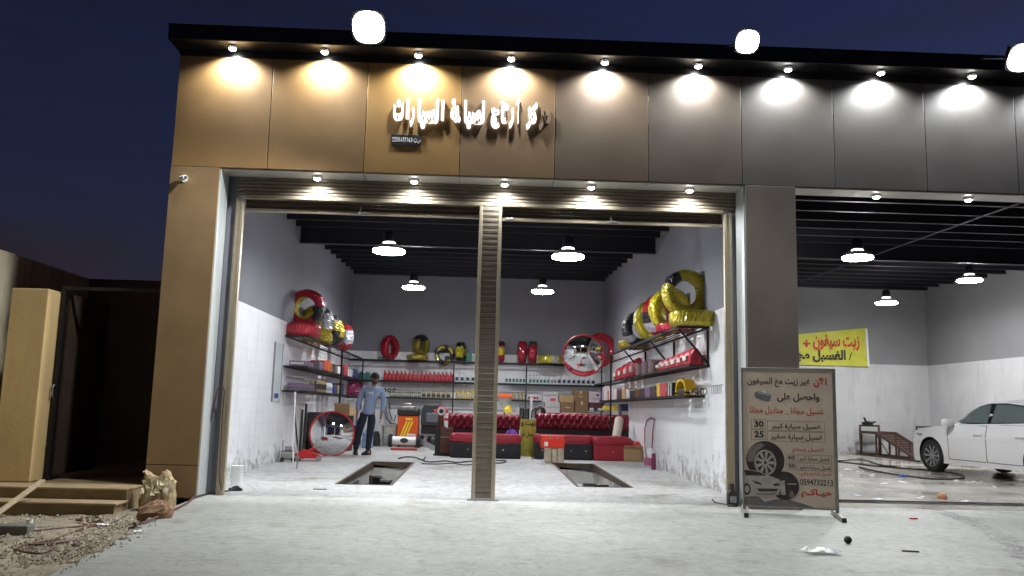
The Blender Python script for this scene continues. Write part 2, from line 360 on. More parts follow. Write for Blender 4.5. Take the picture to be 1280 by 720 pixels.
# ------------------------------------------------------------------ ground, forecourt, floors
def sheet(name, xs, ys, holes, zf, m):
    b = MB()
    for i in range(len(xs)-1):
        for j in range(len(ys)-1):
            cx, cy = (xs[i]+xs[i+1])/2, (ys[j]+ys[j+1])/2
            if any(a < cx < c and d < cy < e for a, c, d, e in holes): continue
            q = [(xs[i], ys[j]), (xs[i+1], ys[j]), (xs[i+1], ys[j+1]), (xs[i], ys[j+1])]
            b.add([(x, y, zf(x, y)) for x, y in q], [(0, 1, 2, 3)])
    return struct(b.build(name, m, merge=True))
sheet('ground', [-400, -3.9, 13.1, 400], [-400, 10.9, 24.5, 600], [(-3.9, 13.1, 10.9, 24.5)], lambda x, y: -.2, dirt_mat)
PITS = [(-2.05, -1.23, 12.5, 16.75), (1.46, 2.31, 12.87, 17.35)]
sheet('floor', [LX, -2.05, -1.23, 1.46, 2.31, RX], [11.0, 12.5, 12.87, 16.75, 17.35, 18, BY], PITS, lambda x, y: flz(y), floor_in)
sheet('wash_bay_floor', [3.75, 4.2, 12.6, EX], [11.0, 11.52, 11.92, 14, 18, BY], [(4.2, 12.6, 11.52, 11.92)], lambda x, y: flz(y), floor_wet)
# forecourt slab with a ragged left edge
edge = EDGE
pts = []
for (x0, y0), (x1, y1) in zip(edge, edge[1:]):
    n = max(2, int((y0-y1)/.12))
    for k in range(n): t = k/n; pts.append((x0+(x1-x0)*t+random.uniform(-.04, .04)*(y0 < 10.5), y0+(y1-y0)*t))
pts.append(edge[-1])
b = MB(); rows = []
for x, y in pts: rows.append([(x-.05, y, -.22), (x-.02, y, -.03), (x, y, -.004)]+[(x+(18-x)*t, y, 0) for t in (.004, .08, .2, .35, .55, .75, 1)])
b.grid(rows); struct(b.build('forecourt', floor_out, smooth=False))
# dirt patch beside the slab, uneven
random.seed(3)
b = MB(); R = []
for j in range(60):
    y = 10.9-j*.14; row = []
    for i in range(50):
        x = -9.4+i*.14
        z = DIRT+.0+.022*math.sin(x*3.1+y*1.7)*math.sin(y*2.3)+random.uniform(-.012, .016)
        d = edgex(min(11, y))-x
        if 0 < d < .5: z += .09*(1-d/.5)
        elif d <= 0: z = -.16
        row.append((x, y, z))
    R.append(row)
b.grid(R); struct(b.build('dirt_strip', dirt_mat))
gm = mat('gravel_stone', (.31, .27, .20), .9, 0, .35, 30)
b = MB()
for k in range(5200):
    y = random.uniform(3.6, 9.7); ex = edgex(y); x = ex-abs(random.gauss(0, 1.1))+random.uniform(-.1, .16); s = random.choice([.004, .005, .006, .008, .010, .013, .022])*random.uniform(.7, 1.4)
    if x > -2.75: continue
    dd = edgex(y)-x; h0 = .004 if dd <= 0 else DIRT+.01+(.09*(1-dd/.5) if dd < .5 else 0)
    a, c, d = [random.uniform(.6, 1.2)*s for _ in range(3)]
    b.add([(x+a, y, h0), (x, y+c, h0), (x-a, y, h0), (x, y-c, h0), (x+s*.2, y, h0+d), (x, y, h0-.02)], [(0, 1, 4), (1, 2, 4), (2, 3, 4), (3, 0, 4), (0, 5, 1), (1, 5, 2), (2, 5, 3), (3, 5, 0)])
struct(b.build('gravel', gm), 'stuff')

# wet tyre track drawn out of the wash bay
tm = concrete('wet_track', (.13, .13, .125), (.20, .20, .19), (.6, .6, .6), .30)
n_ = tm.node_tree.nodes; l_ = tm.node_tree.links; tc_ = n_.new('ShaderNodeTexCoord'); zz_ = n_.new('ShaderNodeTexNoise'); zz_.inputs['Scale'].default_value = 7; zz_.inputs['Detail'].default_value = 8; zz_.inputs['Roughness'].default_value = .7
rr_ = n_.new('ShaderNodeMapRange'); rr_.inputs['From Min'].default_value = .46; rr_.inputs['From Max'].default_value = .60
l_.new(tc_.outputs['Object'], zz_.inputs['Vector']); l_.new(zz_.outputs['Fac'], rr_.inputs['Value']); l_.new(rr_.outputs[0], n_['Principled BSDF'].inputs['Alpha'])
cl = [onfloor(*q) for q in ((1150, 634), (1178, 640), (1205, 650), (1232, 662), (1262, 682), (1290, 706), (1325, 740))]
random.seed(12); R = []
for (a_, c_) in zip(cl, cl[1:]):
    for k in range(12):
        p_ = a_.lerp(c_, k/12); d_ = (c_-a_).normalized(); s_ = Vector((d_.y, -d_.x, 0)); w0, w1 = .10+random.uniform(-.05, .03), .13+random.uniform(-.06, .05)
        R.append([tuple(p_+s_*w0+Vector((0, 0, .004))), tuple(p_+Vector((0, 0, .004))), tuple(p_-s_*w1+Vector((0, 0, .004)))])
struct(MB().grid(R).build('wet_track', tm))
# ------------------------------------------------------------------ building
bld = thing('garage_building', 'two bay car service building with gold clad fascia, black cap and grey interior walls', 'building', (-4, FY, 0))
def part(mb, name, m, parent=None, **k): return wb(mb, name, m, parent or bld, **k)
# pillars with two cladding panels each
for x0, x1, m in ((-4.0, -3.385, pillar_tan), (3.335, 3.99, pillar_grey), (12.5, 13.2, pillar_grey)):
    pl = part(MB().box(x0+.012, x1-.004, FY+.014, 11.25, -.02, 4.30), 'pillar', black_metal)
    part(MB().box(x0, x1, FY, FY+.02, 0, .375), 'cladding_panel', m, pl, bevel=.003)
    part(MB().box(x0, x1, FY, FY+.02, .385, 4.085), 'cladding_panel', m, pl, bevel=.003)
    part(MB().box(x0, x0+.011, FY+.021, 11.25, 0, 4.085), 'side_panel', m if x0 < 0 else reveal_mat, pl)
part(MB().box(-3.388, -3.372, FY+.021, SY-.02, .0, 4.085), 'reveal_panel', reveal_mat, bevel=.002)
part(MB().box(3.315, 3.331, FY+.021, SY-.02, .0, 4.085), 'reveal_panel', reveal_mat, bevel=.002)
# fascia
part(MB().box(-3.99, 13.2, FY+.03, 10.93, 4.10, 5.83), 'fascia_backing', black_metal)
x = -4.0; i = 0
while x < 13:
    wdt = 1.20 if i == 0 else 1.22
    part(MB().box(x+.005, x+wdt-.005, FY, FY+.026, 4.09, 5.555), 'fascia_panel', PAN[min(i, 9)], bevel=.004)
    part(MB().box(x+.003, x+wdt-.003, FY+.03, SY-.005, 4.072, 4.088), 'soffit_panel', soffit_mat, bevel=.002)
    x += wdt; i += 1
part(MB().box(-4.0, 13.2, FY-.012, FY+.03, 5.558, 5.64), 'trim_strip', cap_black)
part(MB().box(-4.06, 13.3, 10.27, 10.99, 5.645, 5.832), 'cap', cap_black, bevel=.012)
part(MB().box(-4.075, 13.31, 10.262, 11.0, 5.834, 5.846), 'cap_flashing', cap_black, bevel=.004)
# walls
part(MB().box(-4.0, LX-.004, 11.26, BY+.2, 0, 5.6), 'outer_wall', tan_wall)
def lining(axis, c0, c1, a0, a1, lo, up, name='wall'):
    f = (lambda z0, z1, d: MB().box(c0, c1-d if c1 < 0 or name == 'partition' and 0 else c1, a0, a1, z0, z1)) if axis == 'x' else (lambda z0, z1, d: MB().box(a0, a1, c0+d, c1, z0, z1))
    part(f(0, PZ, 0), 'lower_wall', lo); part(f(PZ+.003, 5.5, .004), 'upper_wall', up)
lining('x', LX-.003, LX, 11.26, BY, white_wall, grey_wall)
lining('y', BY, BY+.2, -4.0, 3.6, white_wall, grey_wall)
part(MB().box(RX, RX+.12, 11.26, BY, 0, PZ), 'lower_wall', white_wall); part(MB().box(RX+.004, RX+.12, 11.26, BY, PZ+.003, 5.5), 'upper_wall', grey_wall)
part(MB().box(RX+.123, RX+.25, 11.26, BY, 0, PZ), 'lower_wall', bay_wall); part(MB().box(RX+.123, RX+.246, 11.26, BY, PZ+.003, 5.5), 'upper_wall', bay_grey)
part(MB().box(3.61, EX+.2, BY, BY+.2, 0, PZ), 'lower_wall', bay_wall); part(MB().box(3.61, EX+.2, BY+.004, BY+.2, PZ+.003, 5.5), 'upper_wall', bay_grey)
part(MB().box(EX, EX+.2, 11.26, BY-.003, 0, PZ), 'lower_wall', bay_wall); part(MB().box(EX+.004, EX+.2, 11.26, BY-.003, PZ+.003, 5.5), 'upper_wall', bay_grey)
part(MB().box(LX, -3.262, 11.0, 11.25, 0, 3.84), 'door_return', grey_wall); part(MB().box(3.262, RX+.1, 11.0, 11.25, 0, 3.84), 'door_return', grey_wall)
part(MB().box(LX, RX+.1, 11.0, 11.25, 3.845, 5.0), 'lintel', grey_wall)
# roof deck, purlins, girders
def slab(x0, x1, y0, y1, dz, t):
    return MB().add([(x, y, roofz(y)+dz+k) for k in (0, t) for x, y in ((x0, y0), (x1, y0), (x1, y1), (x0, y1))], [(0, 3, 2, 1), (4, 5, 6, 7), (0, 1, 5, 4), (1, 2, 6, 5), (2, 3, 7, 6), (3, 0, 4, 7)])
part(slab(-3.98, 13.1, 10.94, BY+.15, .16, .08), 'roof_deck', deck_mat)
for x0, x1 in ((LX+.002, RX-.002), (RX+.252, EX-.002)):
    y = 11.9
    while y < BY-.2:
        if abs(y-17.05) > .3: part(MB().box(x0, x1, y, y+.07, roofz(y)-.02, roofz(y)+.15), 'purlin', beam_mat)
        part(MB().box(x0, x1, y-.0, y+.006, roofz(y)-.026, roofz(y)-.021), 'purlin_lip', steel) if False else None
        y += .78
    gz = roofz(17)
    part(MB().box(x0, x1, 16.98, 17.13, gz-.29, gz-.275).box(x0, x1, 17.05, 17.062, gz-.274, gz+.13).box(x0, x1, 16.98, 17.13, gz+.131, gz+.143), 'girder', beam_mat)
    part(MB().box(x0, x1, 24.2, 24.35, roofz(24)-.05, roofz(24)+.13), 'girder', beam_mat)
# slim conduits under the wash bay roof
part(MB().cyl(at(1000, 352, 'Z', 4.42), at(1330, 234, 'Z', 4.38), .016, 8), 'conduit', deck_mat)
part(MB().cyl((3.76, 17.0, 4.34), (EX-.01, 17.0, 4.34), .010, 6), 'conduit', deck_mat)

# ------------------------------------------------------------------ shutters
def shutter(x0, x1, label, zbar):
    t = thing('roller_shutter', label, 'shutter', ((x0+x1)/2, SY+.1, zbar), group='rolled up door shutters')
    z = zbar+.052
    while z < 3.83:
        wb(MB().prism([(SY+.10, z), (SY+.085, z+.012), (SY+.085, z+.032), (SY+.10, z+.044), (SY+.112, z+.044), (SY+.112, z)], x0, x1, Matrix(((0, 1, 0, 0), (1, 0, 0, 0), (0, 0, 1, 0), (0, 0, 0, 1)))), 'slat', slat_dark, t)
        z += .047
    wb(MB().box(x0, x1, SY+.07, SY+.115, zbar, zbar+.05), 'bottom_bar', rail_mat, t, bevel=.008)
    xm = (x0+x1)/2
    h = wb(MB().box(xm-.05, xm+.05, SY+.05, SY+.069, zbar+.01, zbar+.04), 'lock', steel, t, bevel=.004)
    wb(MB().cyl((xm-.02, SY+.06, zbar+.04), (xm-.03, SY+.05, zbar+.10), .012, 8).cyl((xm+.01, SY+.05, zbar+.025), (xm+.12, SY+.05, zbar+.02), .008, 8), 'lock_bolt', steel, t)
    for s in (x0+.06, x1-.16): wb(MB().box(s, s+.1, SY+.055, SY+.069, zbar+.012, zbar+.038), 'end_bolt', steel, t, bevel=.005)
    return t
C0, C1 = -.088, .210
shutter(-3.16, C0-.004, 'rolled up brown shutter over the left doorway, its bar and lock showing', 3.63)
shutter(C1+.004, 3.16, 'rolled up shutter over the right doorway with a pale shiny bar', 3.615)
hd = thing('shutter_housing', 'long ribbed metal housing across both doorways under the fascia', 'shutter housing', (0, SY, 3.8))
z = 3.835
while z < 4.06:
    wb(MB().prism([(SY+.02, z), (SY, z+.014), (SY-.004, z+.028), (SY+.006, z+.046), (SY+.03, z+.049), (SY+.03, z)], -3.262, 3.31, Matrix(((0, 1, 0, 0), (1, 0, 0, 0), (0, 0, 1, 0), (0, 0, 0, 1)))), 'slat', slat_mat, hd)
    z += .0495
wb(MB().box(-3.15, 3.15, SY-.03, SY+.06, 3.785, 3.832), 'rail', rail_mat, hd, bevel=.006)
ml = thing('door_mullion', 'slatted metal post standing between the two open doorways', 'post', ((C0+C1)/2, SY, 0))
for a, c in ((C0, C0+.045), (C1-.045, C1)): wb(MB().box(a, c, SY-.04, SY+.06, .005, 3.783), 'guide_rail', rail_mat, ml, bevel=.006)
z = .03
first = None
while z < 3.74:
    wb(MB().prism([(SY-.018, z), (SY-.028, z+.006), (SY-.028, z+.054), (SY-.033, z+.058), (SY-.033, z+.063), (SY-.018, z+.0665), (SY+.03, z+.0665), (SY+.03, z)], C0+.047, C1-.047, Matrix(((0, 1, 0, 0), (1, 0, 0, 0), (0, 0, 1, 0), (0, 0, 0, 1)))), 'slat', slat_mat, ml)
    z += .071
wb(MB().box(C0-.05, C1+.05, SY-.06, SY+.08, 0.002, .018), 'base_plate', steel, ml, bevel=.004)
for a, c, lab in ((-3.26, -3.16, 'tan shutter guide rail at the left jamb'), (3.16, 3.262, 'pale ribbed shutter guide rail at the right jamb')):
    t = thing('guide_rail', lab, 'guide rail', ((a+c)/2, SY, 0), group='shutter guide rails')
    wb(MB().box(a, c, SY-.02, SY+.045, .0, 3.783), 'channel', rail_mat, t, bevel=.006)
    wb(MB().box(a+.02, a+.03, SY-.03, SY-.021, .0, 3.78).box(c-.03, c-.02, SY-.03, SY-.021, .0, 3.78), 'rib', rail_mat, t)
# ------------------------------------------------------------------ fascia spot lights, soffit lights, floods, pendants
def fixture(px, py, z, Y, label, grp, power, aimy, size, cat='spotlight', blend=.75):
    p = at(px, py, 'Z', z) if Y is None else Vector((at(px, py, 'Y', Y).x, Y, z))
    t = thing('spotlight', label, cat, (p.x, Y, z), group=grp)
    MB().lathe([(.062, 0), (.066, -.012), (.052, -.014), (.047, -.03)], 18).build('trim_ring', chrome, t, smooth=True)
    MB().lathe([(.0, -.056), (.024, -.052), (.040, -.042), (.0455, -.031)], 16).build('lens', lit_white, t)
    spot('lamp', (0, 0, -.065), (0, aimy, -1), power, size, blend, t)
    return t
ords = ['first', 'second', 'third', 'fourth', 'fifth', 'sixth', 'seventh', 'eighth', 'ninth', 'tenth', 'eleventh', 'twelfth']
for k, (px, py) in enumerate([(291, 58), (406, 64), (523, 70), (639, 75), (756, 79), (873, 82), (985, 86), (1101, 89), (1215, 94), (1330, 99)]):
    fixture(px, py, 5.642, 10.44, 'lit spotlight under the black roof cap, %s from the left end of the facade' % ords[k], 'spotlights along the top of the fascia', P_FASCIA, .24, 150, blend=.6)
for k, (px, py) in enumerate([(397, 215), (518, 221), (631, 227), (739, 229), (862, 232)]):
    fixture(px, py, 4.07, 10.79, 'lit downlight in the soffit over the doorways, %s from the left' % ords[k], 'downlights over the doorways', P_SOFFIT, .14, 158, blend=.6)
for k, (px, py) in enumerate([(1095, 238), (1210, 241)]):
    fixture(px, py, 4.07, 10.79, 'lit downlight over the wash bay opening, %s from the grey pillar' % ['nearest', 'farther'][k], 'downlights over the wash bay', P_SOFFIT, .0, 140)
for k, (px, py, lab) in enumerate([(461, 34, 'glaring floodlight on the roof cap above the gold panels, leftmost'), (934, 52, 'glaring floodlight on the roof cap near the middle of the grey panels'), (1277, 72, 'glaring floodlight on the roof cap at the right edge of the photo')]):  # gold and grey panels: one cladding, the fading light is in the colours
    p = at(px, py, 'Y', 9.4); t = thing('floodlight', lab, 'floodlight', (p.x, 10.40, 5.848), group='roof floodlights')
    zc = p.z-5.848; ya = 9.4-10.40
    tilt = Matrix.Translation((0, ya, zc)) @ Matrix.Rotation(math.radians(38), 4, 'X')
    R = .185 if k == 0 else .135 if k == 1 else .165
    F = tilt @ Matrix.Rotation(PI/2, 4, 'X')          # local +z looks forward and down
    MB().loft([(-.11, R*.45, R*.4), (-.09, R*.75, R*.7), (-.03, R*.98, R*.98), (.0, R*1.06, R*1.06), (.012, R*1.06, R*1.06)], 32, 4, F).build('housing', black_metal, t, smooth=True)
    for q in range(5): MB().box(-R*.7+q*R*.35-.006, -R*.7+q*R*.35+.006, -R*.6, R*.6, -.15, -.08, F).build('fin', black_metal, t)
    MB().loft([(.0125, R*.99, R*.99), (.03, R*.95, R*.95), (.042, R*.75, R*.75), (.047, R*.4, R*.4)], 32, 2.5, F).build('glass', flood_lit, t, smooth=True)
    MB().box(-.05, .05, -.05, .05, 0, .012).cyl((0, 0, .012), (0, ya+.08, zc+.03), .016, 8).build('bracket', black_metal, t)
    spot('lamp', (0, ya-.13, zc-.10), (-.45 if k == 0 else 0, -.62, -1), P_FLOOD*(3.6 if k == 0 else 1), 150, .35, t, rad=.15)
pend = None
for k, (px, py, Y, lab) in enumerate([(486, 316, 13.7, 'lit pendant lamp in the left half of the shop, nearer and larger one'), (517, 361, 20.0, 'lit pendant lamp in the left half of the shop, farther and smaller one'),
        (710, 323, 13.7, 'lit pendant lamp in the right half of the shop, nearer and larger one'), (678, 366, 20.0, 'lit pendant lamp in the right half of the shop, farther and smaller one'),
        (1072, 324, 14.6, 'lit pendant lamp in the wash bay nearest the grey pillar'), (1108, 380, 21.2, 'lit pendant lamp in the wash bay, lowest in view above the yellow banner'), (1212, 352, 18.6, 'lit pendant lamp in the wash bay nearest the right wall')]):
    p = at(px, py, 'Y', Y)
    if pend is None:
        t = pend = thing('pendant_lamp', lab, 'pendant lamp', p, group='pendant lamps under the dark roof')
        MB().lathe([(.0, .004), (.25, .004), (.262, .02), (.255, .04), (.25, .035)], 26).build('lens', pend_lit, t, smooth=True)
        MB().lathe([(.262, .041), (.22, .10), (.14, .135), (.09, .145)], 26).build('shade', pvc_white, t, smooth=True)
        MB().lathe([(.092, .146), (.105, .16), (.092, .175)], 20).build('neck_ring', neck_lit, t, smooth=True)
        MB().lathe([(.085, .176), (.095, .20), (.095, .33), (.07, .36), (.02, .37)], 20).build('housing', black_metal, t, smooth=True)
        MB().cyl((0, 0, .37), (0, 0, 1), .008, 6).build('cable', black_metal, t)
    else: t = dup(pend, p, 0, lab, swap={'lens': pend_bay} if k > 3 else None)
    c = [o for o in kids(t) if o.name.startswith('cable')][0]
    ln = roofz(p.y)+.16-p.z; c.scale.z = (ln-.37)/.63; c.location.z = .37-.37*c.scale.z
# ------------------------------------------------------------------ facade lettering
LY = FY-.032
let = thing('shop_sign_lettering', 'raised white lit Arabic lettering on the gold fascia with its first two letters unlit', 'sign', (at(590, 140, 'Y', FY).x, FY, 4.8))
dead = mat('letter_unlit', (.26, .19, .12), .4, .2, .1, 10)
def sgn(s, x0, x1, y0, y1, m=letter_lit, pre=False, post=False, bold=.066):
    a = at(480+x0/5.818, 110+y1/5.818, 'Y', LY); c = at(480+x1/5.818, 110+y0/5.818, 'Y', LY)
    me = textmesh(arabic(s, pre, post), c.x-a.x, c.z-a.z, bold, .026, 3)
    link('letter', me, m, let, Vector((a.x, LY+.016, a.z))-let.location)
sgn('ت', 64, 146, 82, 234); sgn('ا', 156, 187, 74, 222); sgn('ر', 186, 222, 130, 280)
sgn('لسيا', 240, 402, 80, 290); sgn('ا', 412, 440, 86, 234)
sgn('نة', 482, 560, 78, 244, pre=True); sgn('لصيا', 578, 734, 92, 292)
sgn('ج', 776, 842, 145, 290); sgn('تا', 848, 908, 95, 256); sgn('ر', 908, 946, 140, 292); sgn('أ', 958, 994, 48, 256)
sgn('كز', 1034, 1118, 104, 300); sgn('مر', 1124, 1214, 150, 310, dead, post=False)
pa = at(488.8, 180.5, 'Y', FY-.012); pb = at(526.8, 169, 'Y', FY-.012)
pt = thing('number_plate', 'small dark registration plate with white digits under the fascia lettering', 'plate', (pa.x, FY-.012, pa.z))
MB().box(0, pb.x-pa.x, 0, .011, 0, pb.z-pa.z).build('plate', black_pl, pt, bevel=.002)
pw, ph = pb.x-pa.x, pb.z-pa.z
lw = mat('print_white', (.75, .75, .72), .6, 0, 0)
letters('print', '2250177163', .01, pw*.70, ph*.28, ph*.72, -.002, lw, pt, .01)
letters('print', '-', pw*.715, pw*.745, ph*.45, ph*.52, -.002, lw, pt, .0)
letters('print', arabic('ت'), pw*.76, pw*.85, ph*.25, ph*.72, -.002, lw, pt, .01)
letters('print', arabic('س.'), pw*.865, pw*.985, ph*.18, ph*.6, -.002, lw, pt, .01)

# security camera on the left pillar
p = at(233, 224, 'Y', FY-.02)
t = thing('security_camera', 'small white security camera on the gold pillar', 'camera', (p.x-.03, FY, p.z))
MB().cyl((0, 0, 0), (0, -.02, 0), .035, 14).cyl((0, -.02, 0), (0, -.07, .0), .012, 8).build('mount', pvc_white, t)
MB().cyl((-.03, -.05, .0), (.06, -.14, -.01), .032, 14).build('body', pvc_white, t, smooth=True)
MB().cyl((.0605, -.1405, -.01), (.066, -.146, -.0106), .024, 12).build('lens', black_pl, t)

# ------------------------------------------------------------------ inspection pits
for k, (x0, x1, y0, y1) in enumerate(PITS):
    t = thing('inspection_pit', ['sunken inspection pit in the floor left of the slatted post, tools inside', 'sunken inspection pit in the floor right of the slatted post, its floor slab stained'][k], 'inspection pit', ((x0+x1)/2, (y0+y1)/2, -1.1))
    zt = -.03
    wb(MB().box(x0-.1, x0-.002, y0, y1, -1.1, zt), 'side_wall', pit_mat, t); wb(MB().box(x1+.002, x1+.1, y0, y1, -1.1, zt), 'side_wall', pit_mat, t)
    wb(MB().box(x0-.1, x1+.1, y0-.1, y0-.002, -1.1, zt), 'end_wall', pit_mat, t); wb(MB().box(x0-.1, x1+.1, y1+.002, y1+.1, -1.1, zt), 'end_wall', pit_mat, t)
    wb(MB().box(x0-.1, x1+.1, y0-.1, y1+.1, -1.2, -1.1), 'base', pit_mat, t)
    fr = MB()
    def bar(ax0, ay0, ax1, ay1, dx, dy):
        z0, z1 = flz(ay0), flz(ay1)
        fr.add([(ax0, ay0, z0+.006), (ax1, ay1, z1+.006), (ax1+dx, ay1+dy, z1+.006), (ax0+dx, ay0+dy, z0+.006), (ax0, ay0, z0-.055), (ax1, ay1, z1-.13), (ax1+dx, ay1+dy, z1-.13), (ax0+dx, ay0+dy, z0-.055)],
               [(0, 1, 2, 3), (0, 1, 5, 4), (1, 2, 6, 5), (2, 3, 7, 6), (3, 0, 4, 7), (4, 5, 6, 7)])
    bar(x0-.002, y0, x0-.002, y1, .04, 0); bar(x1-.038, y0, x1-.038, y1, .04, 0); bar(x0+.04, y0-.002, x1-.04, y0-.002, 0, .04); bar(x0+.04, y1-.04, x1-.04, y1-.04, 0, .04)
    wb(fr, 'frame', mat('rust_steel', (.10, .075, .055), .6, .5, .35, 12), t)
    # drain trolley and ledge inside
    if k == 0:
        j = thing('drain_tray', 'black oil drain tray with tools down in the left pit', 'tray', (x0+.42, y0+1.35, -.17))
        MB().box(-.36, .36, -.5, .5, 0, .05).box(-.36, -.33, -.5, .5, .05, .10).box(.33, .36, -.5, .5, .05, .10).build('tray', black_pl, j, bevel=.006)
        for q in range(6): MB().box(-.1, .1, -.03, .03, 0, .05+.02*q).build('tool', steel if q % 2 else black_pl, j, (random.uniform(-.2, .2), -.4+q*.15, .051), (0, 0, random.uniform(0, 3)), bevel=.01)
        MB().box(-.3, -.26, -.4, -.36, -.93, 0).box(.26, .3, -.4, -.36, -.93, 0).box(-.3, -.26, .36, .4, -.93, 0).box(.26, .3, .36, .4, -.93, 0).build('stand', black_metal, j)
    else:
        j = thing('pit_plank', 'pale worn board lying across the right pit near its far end', 'board', ((x0+x1)/2, y0+2.6, -.26))
        MB().box(-.40, .40, -.9, .9, 0, .04).build('board', pit_mat, j, bevel=.004)
        MB().box(-.38, -.3, -.8, -.7, -.84, 0).box(.3, .38, -.8, -.7, -.84, 0).box(-.38, -.3, .7, .8, -.84, 0).box(.3, .38, .7, .8, -.84, 0).build('trestle', black_metal, j)

j = thing('pit_tools', 'black tools and a drip tray at the near end of the right pit', 'tools', (1.9, 13.9, -.17)); random.seed(14)
MB().box(-.36, .36, -.35, .35, 0, .03).build('tray', black_pl, j, bevel=.006); MB().box(-.34, -.30, -.3, -.26, -.93, 0).box(.30, .34, -.3, -.26, -.93, 0).box(-.34, -.30, .26, .3, -.93, 0).box(.30, .34, .26, .3, -.93, 0).build('stand', black_metal, j)
for q in range(5): MB().box(-.12, .12, -.03, .03, 0, .06+.015*q).build('tool', [black_pl, steel, rubber][q % 3], j, (random.uniform(-.2, .2), -.25+q*.12, .031), (0, 0, random.uniform(-.5, .5)), bevel=.012)
# ------------------------------------------------------------------ left side: boundary wall, gate, steps, debris
bw = thing('boundary_wall', 'tan rendered boundary wall receding on the far left and closing the yard behind the gate', 'wall', (-6.65, 12.5, -.2))
wb(MB().box(-6.75, -6.55, 3.0, 14.4, -.25, 3.12), 'side_wall', yard_wall, bw, bevel=.01)
wb(MB().box(-6.548, -4.01, 14.2, 14.4, 0, 3.12), 'end_wall', mat('yard_brown', (.085, .058, .036), .9, 0, .2, 3), bw, bevel=.01)
GY = 10.574
gp = thing('gate_post', 'thick tan rendered gate post standing at the top of the steps', 'gate post', (-5.4, GY+.2, .14))
a = at(4, 480, 'Y', GY).x; c = at(49, 480, 'Y', GY).x
zg = at(30, 360, 'Y', GY).z
wb(MB().box(a-.02, c, GY, GY+.5, .142, zg), 'shaft', tan_wall, gp, bevel=.012)
gx0, gx1 = c+.012, -4.015
gate_m = mat('gate_brown', (.045, .030, .020), .55, .3, .25, 4)
gt = thing('yard_gate', 'dark brown metal yard gate with one leaf swung open beside the gold pillar', 'gate', ((gx0+gx1)/2, GY+.4, .14))
wb(MB().box(gx0, gx0+.05, GY+.30, GY+.36, .142, zg+.03), 'frame_bar', black_metal, gt); wb(MB().box(gx0, gx1, GY+.30, GY+.36, zg+.032, zg+.075), 'frame_bar', black_metal, gt)
wb(MB().box(gx1-.06, gx1-.03, GY+.37, GY+1.5, .2, zg-.06), 'leaf', gate_m, gt)
wb(MB().box(gx0+.06, gx0+.09, GY+.37, GY+1.5, .2, zg-.02), 'leaf', gate_m, gt)
hw = MB().tube([(gx0+.03, GY+.29, 1.15), (gx0+.03, GY+.25, 1.18), (gx0+.03, GY+.25, 1.28), (gx0+.03, GY+.29, 1.31)], .01)
wb(hw, 'handle', steel, gt)
pc = at(105, 385, 'Y', 14.19)
hk = MB().tube([(pc.x, 14.19, pc.z+.1), (pc.x+.02, 14.1, pc.z+.04), (pc.x, 14.1, pc.z-.06), (pc.x-.05, 14.12, pc.z-.03)], .012)
tag(hk.build('wall_hook', steel), 'small bent metal hook on the dark yard wall behind the gate', 'hook')
st = thing('entrance_steps', 'two low dirty tiled steps rising to the yard gate', 'steps', (-5, 10, DIRT))
step_m = mat('step_tan', (.20, .145, .075), .75, 0, .3, 5, .1, 30)
for k, (yy, z0, z1) in enumerate(((9.78, -.2, -.022), (10.1, -.02, .110))):
    wb(MB().box(-6.545, -4.02, yy+.03, 10.5 if k == 0 else 14.2, z0, z1), 'riser', step_m, st)
    wb(MB().box(-6.54, -3.99 if k == 0 else -4.015, yy, yy+.34 if k == 0 else 10.56, z1+.002, z1+.03), 'tread', mat('tread_tan', (.27, .20, .115), .6, 0, .25, 4), st, bevel=.008)
wb(MB().box(-6.545, -4.02, 10.562, 14.19, .112, .138), 'landing', step_m, st)
# plank leaning on the steps
a = at(0, 645, 'Y', 9.4); c = at(53, 606, 'Y', 9.95)
v = (c-a); L = v.length
t = MB().box(-.25, L, -.035, .035, -.012, .012).build('plank', mat('plank_wood', (.36, .29, .19), .75, 0, .2, 8), None, a+Vector((0, 0, .05)), (0, -math.atan2(v.z, v.xy.length), math.atan2(v.y, v.x)), bevel=.003)
tag(t, 'narrow pale wooden plank leaning across the steps by the gate', 'plank')
# torn sack and rock
p = onfloor(190, 642); random.seed(11)
def lump(name, m, secs, seed, amp, loc, rot=0, n=18, e=3.):
    random.seed(seed); b = MB().loft(secs, n, e); b.v = [(x+random.uniform(-amp, amp), y+random.uniform(-amp, amp), z+random.uniform(-amp, amp)) for x, y, z in b.v]
    return b.build(name, m, None, loc, (0, 0, rot))
sk_m = mat('sack_cream', (.22, .145, .065), .85, 0, .35, 14, .5, 25, col2=(.42, .34, .20))
t = thing('torn_sack', 'torn cream paper sack slumped against the foot of the gold pillar', 'sack', (p.x+.0, p.y+.16, DIRT), .15)
random.seed(11)
b = MB().loft([(0, .17, .11), (.06, .19, .13), (.2, .185, .125), (.32, .17, .11), (.38, .175, .10, .01), (.42, .17, .085, -.02), (.40, .12, .05), (.34, .08, .03)], 26, 3.2)
b.v = [(x+random.uniform(-.014, .014), y+random.uniform(-.014, .014), z+random.uniform(-.014, .014)+(.05*math.sin(x*30) if z > .3 else 0)) for x, y, z in b.v]
b.build('sack_body', sk_m, t, smooth=True)
for q in range(7):
    x0 = -.17+q*.05; h = .36+random.uniform(-.03, .07)
    pts2 = [[(x0+random.uniform(-.02, .02)+s*.045, -.10-.03*random.random()-k*.008, h-k*.05) for s in (0, 1)] for k in range(4)]
    MB().grid(pts2).build('torn_flap', mat('flap_cream', (.52, .45, .30), .85, 0, .2, 20), t)
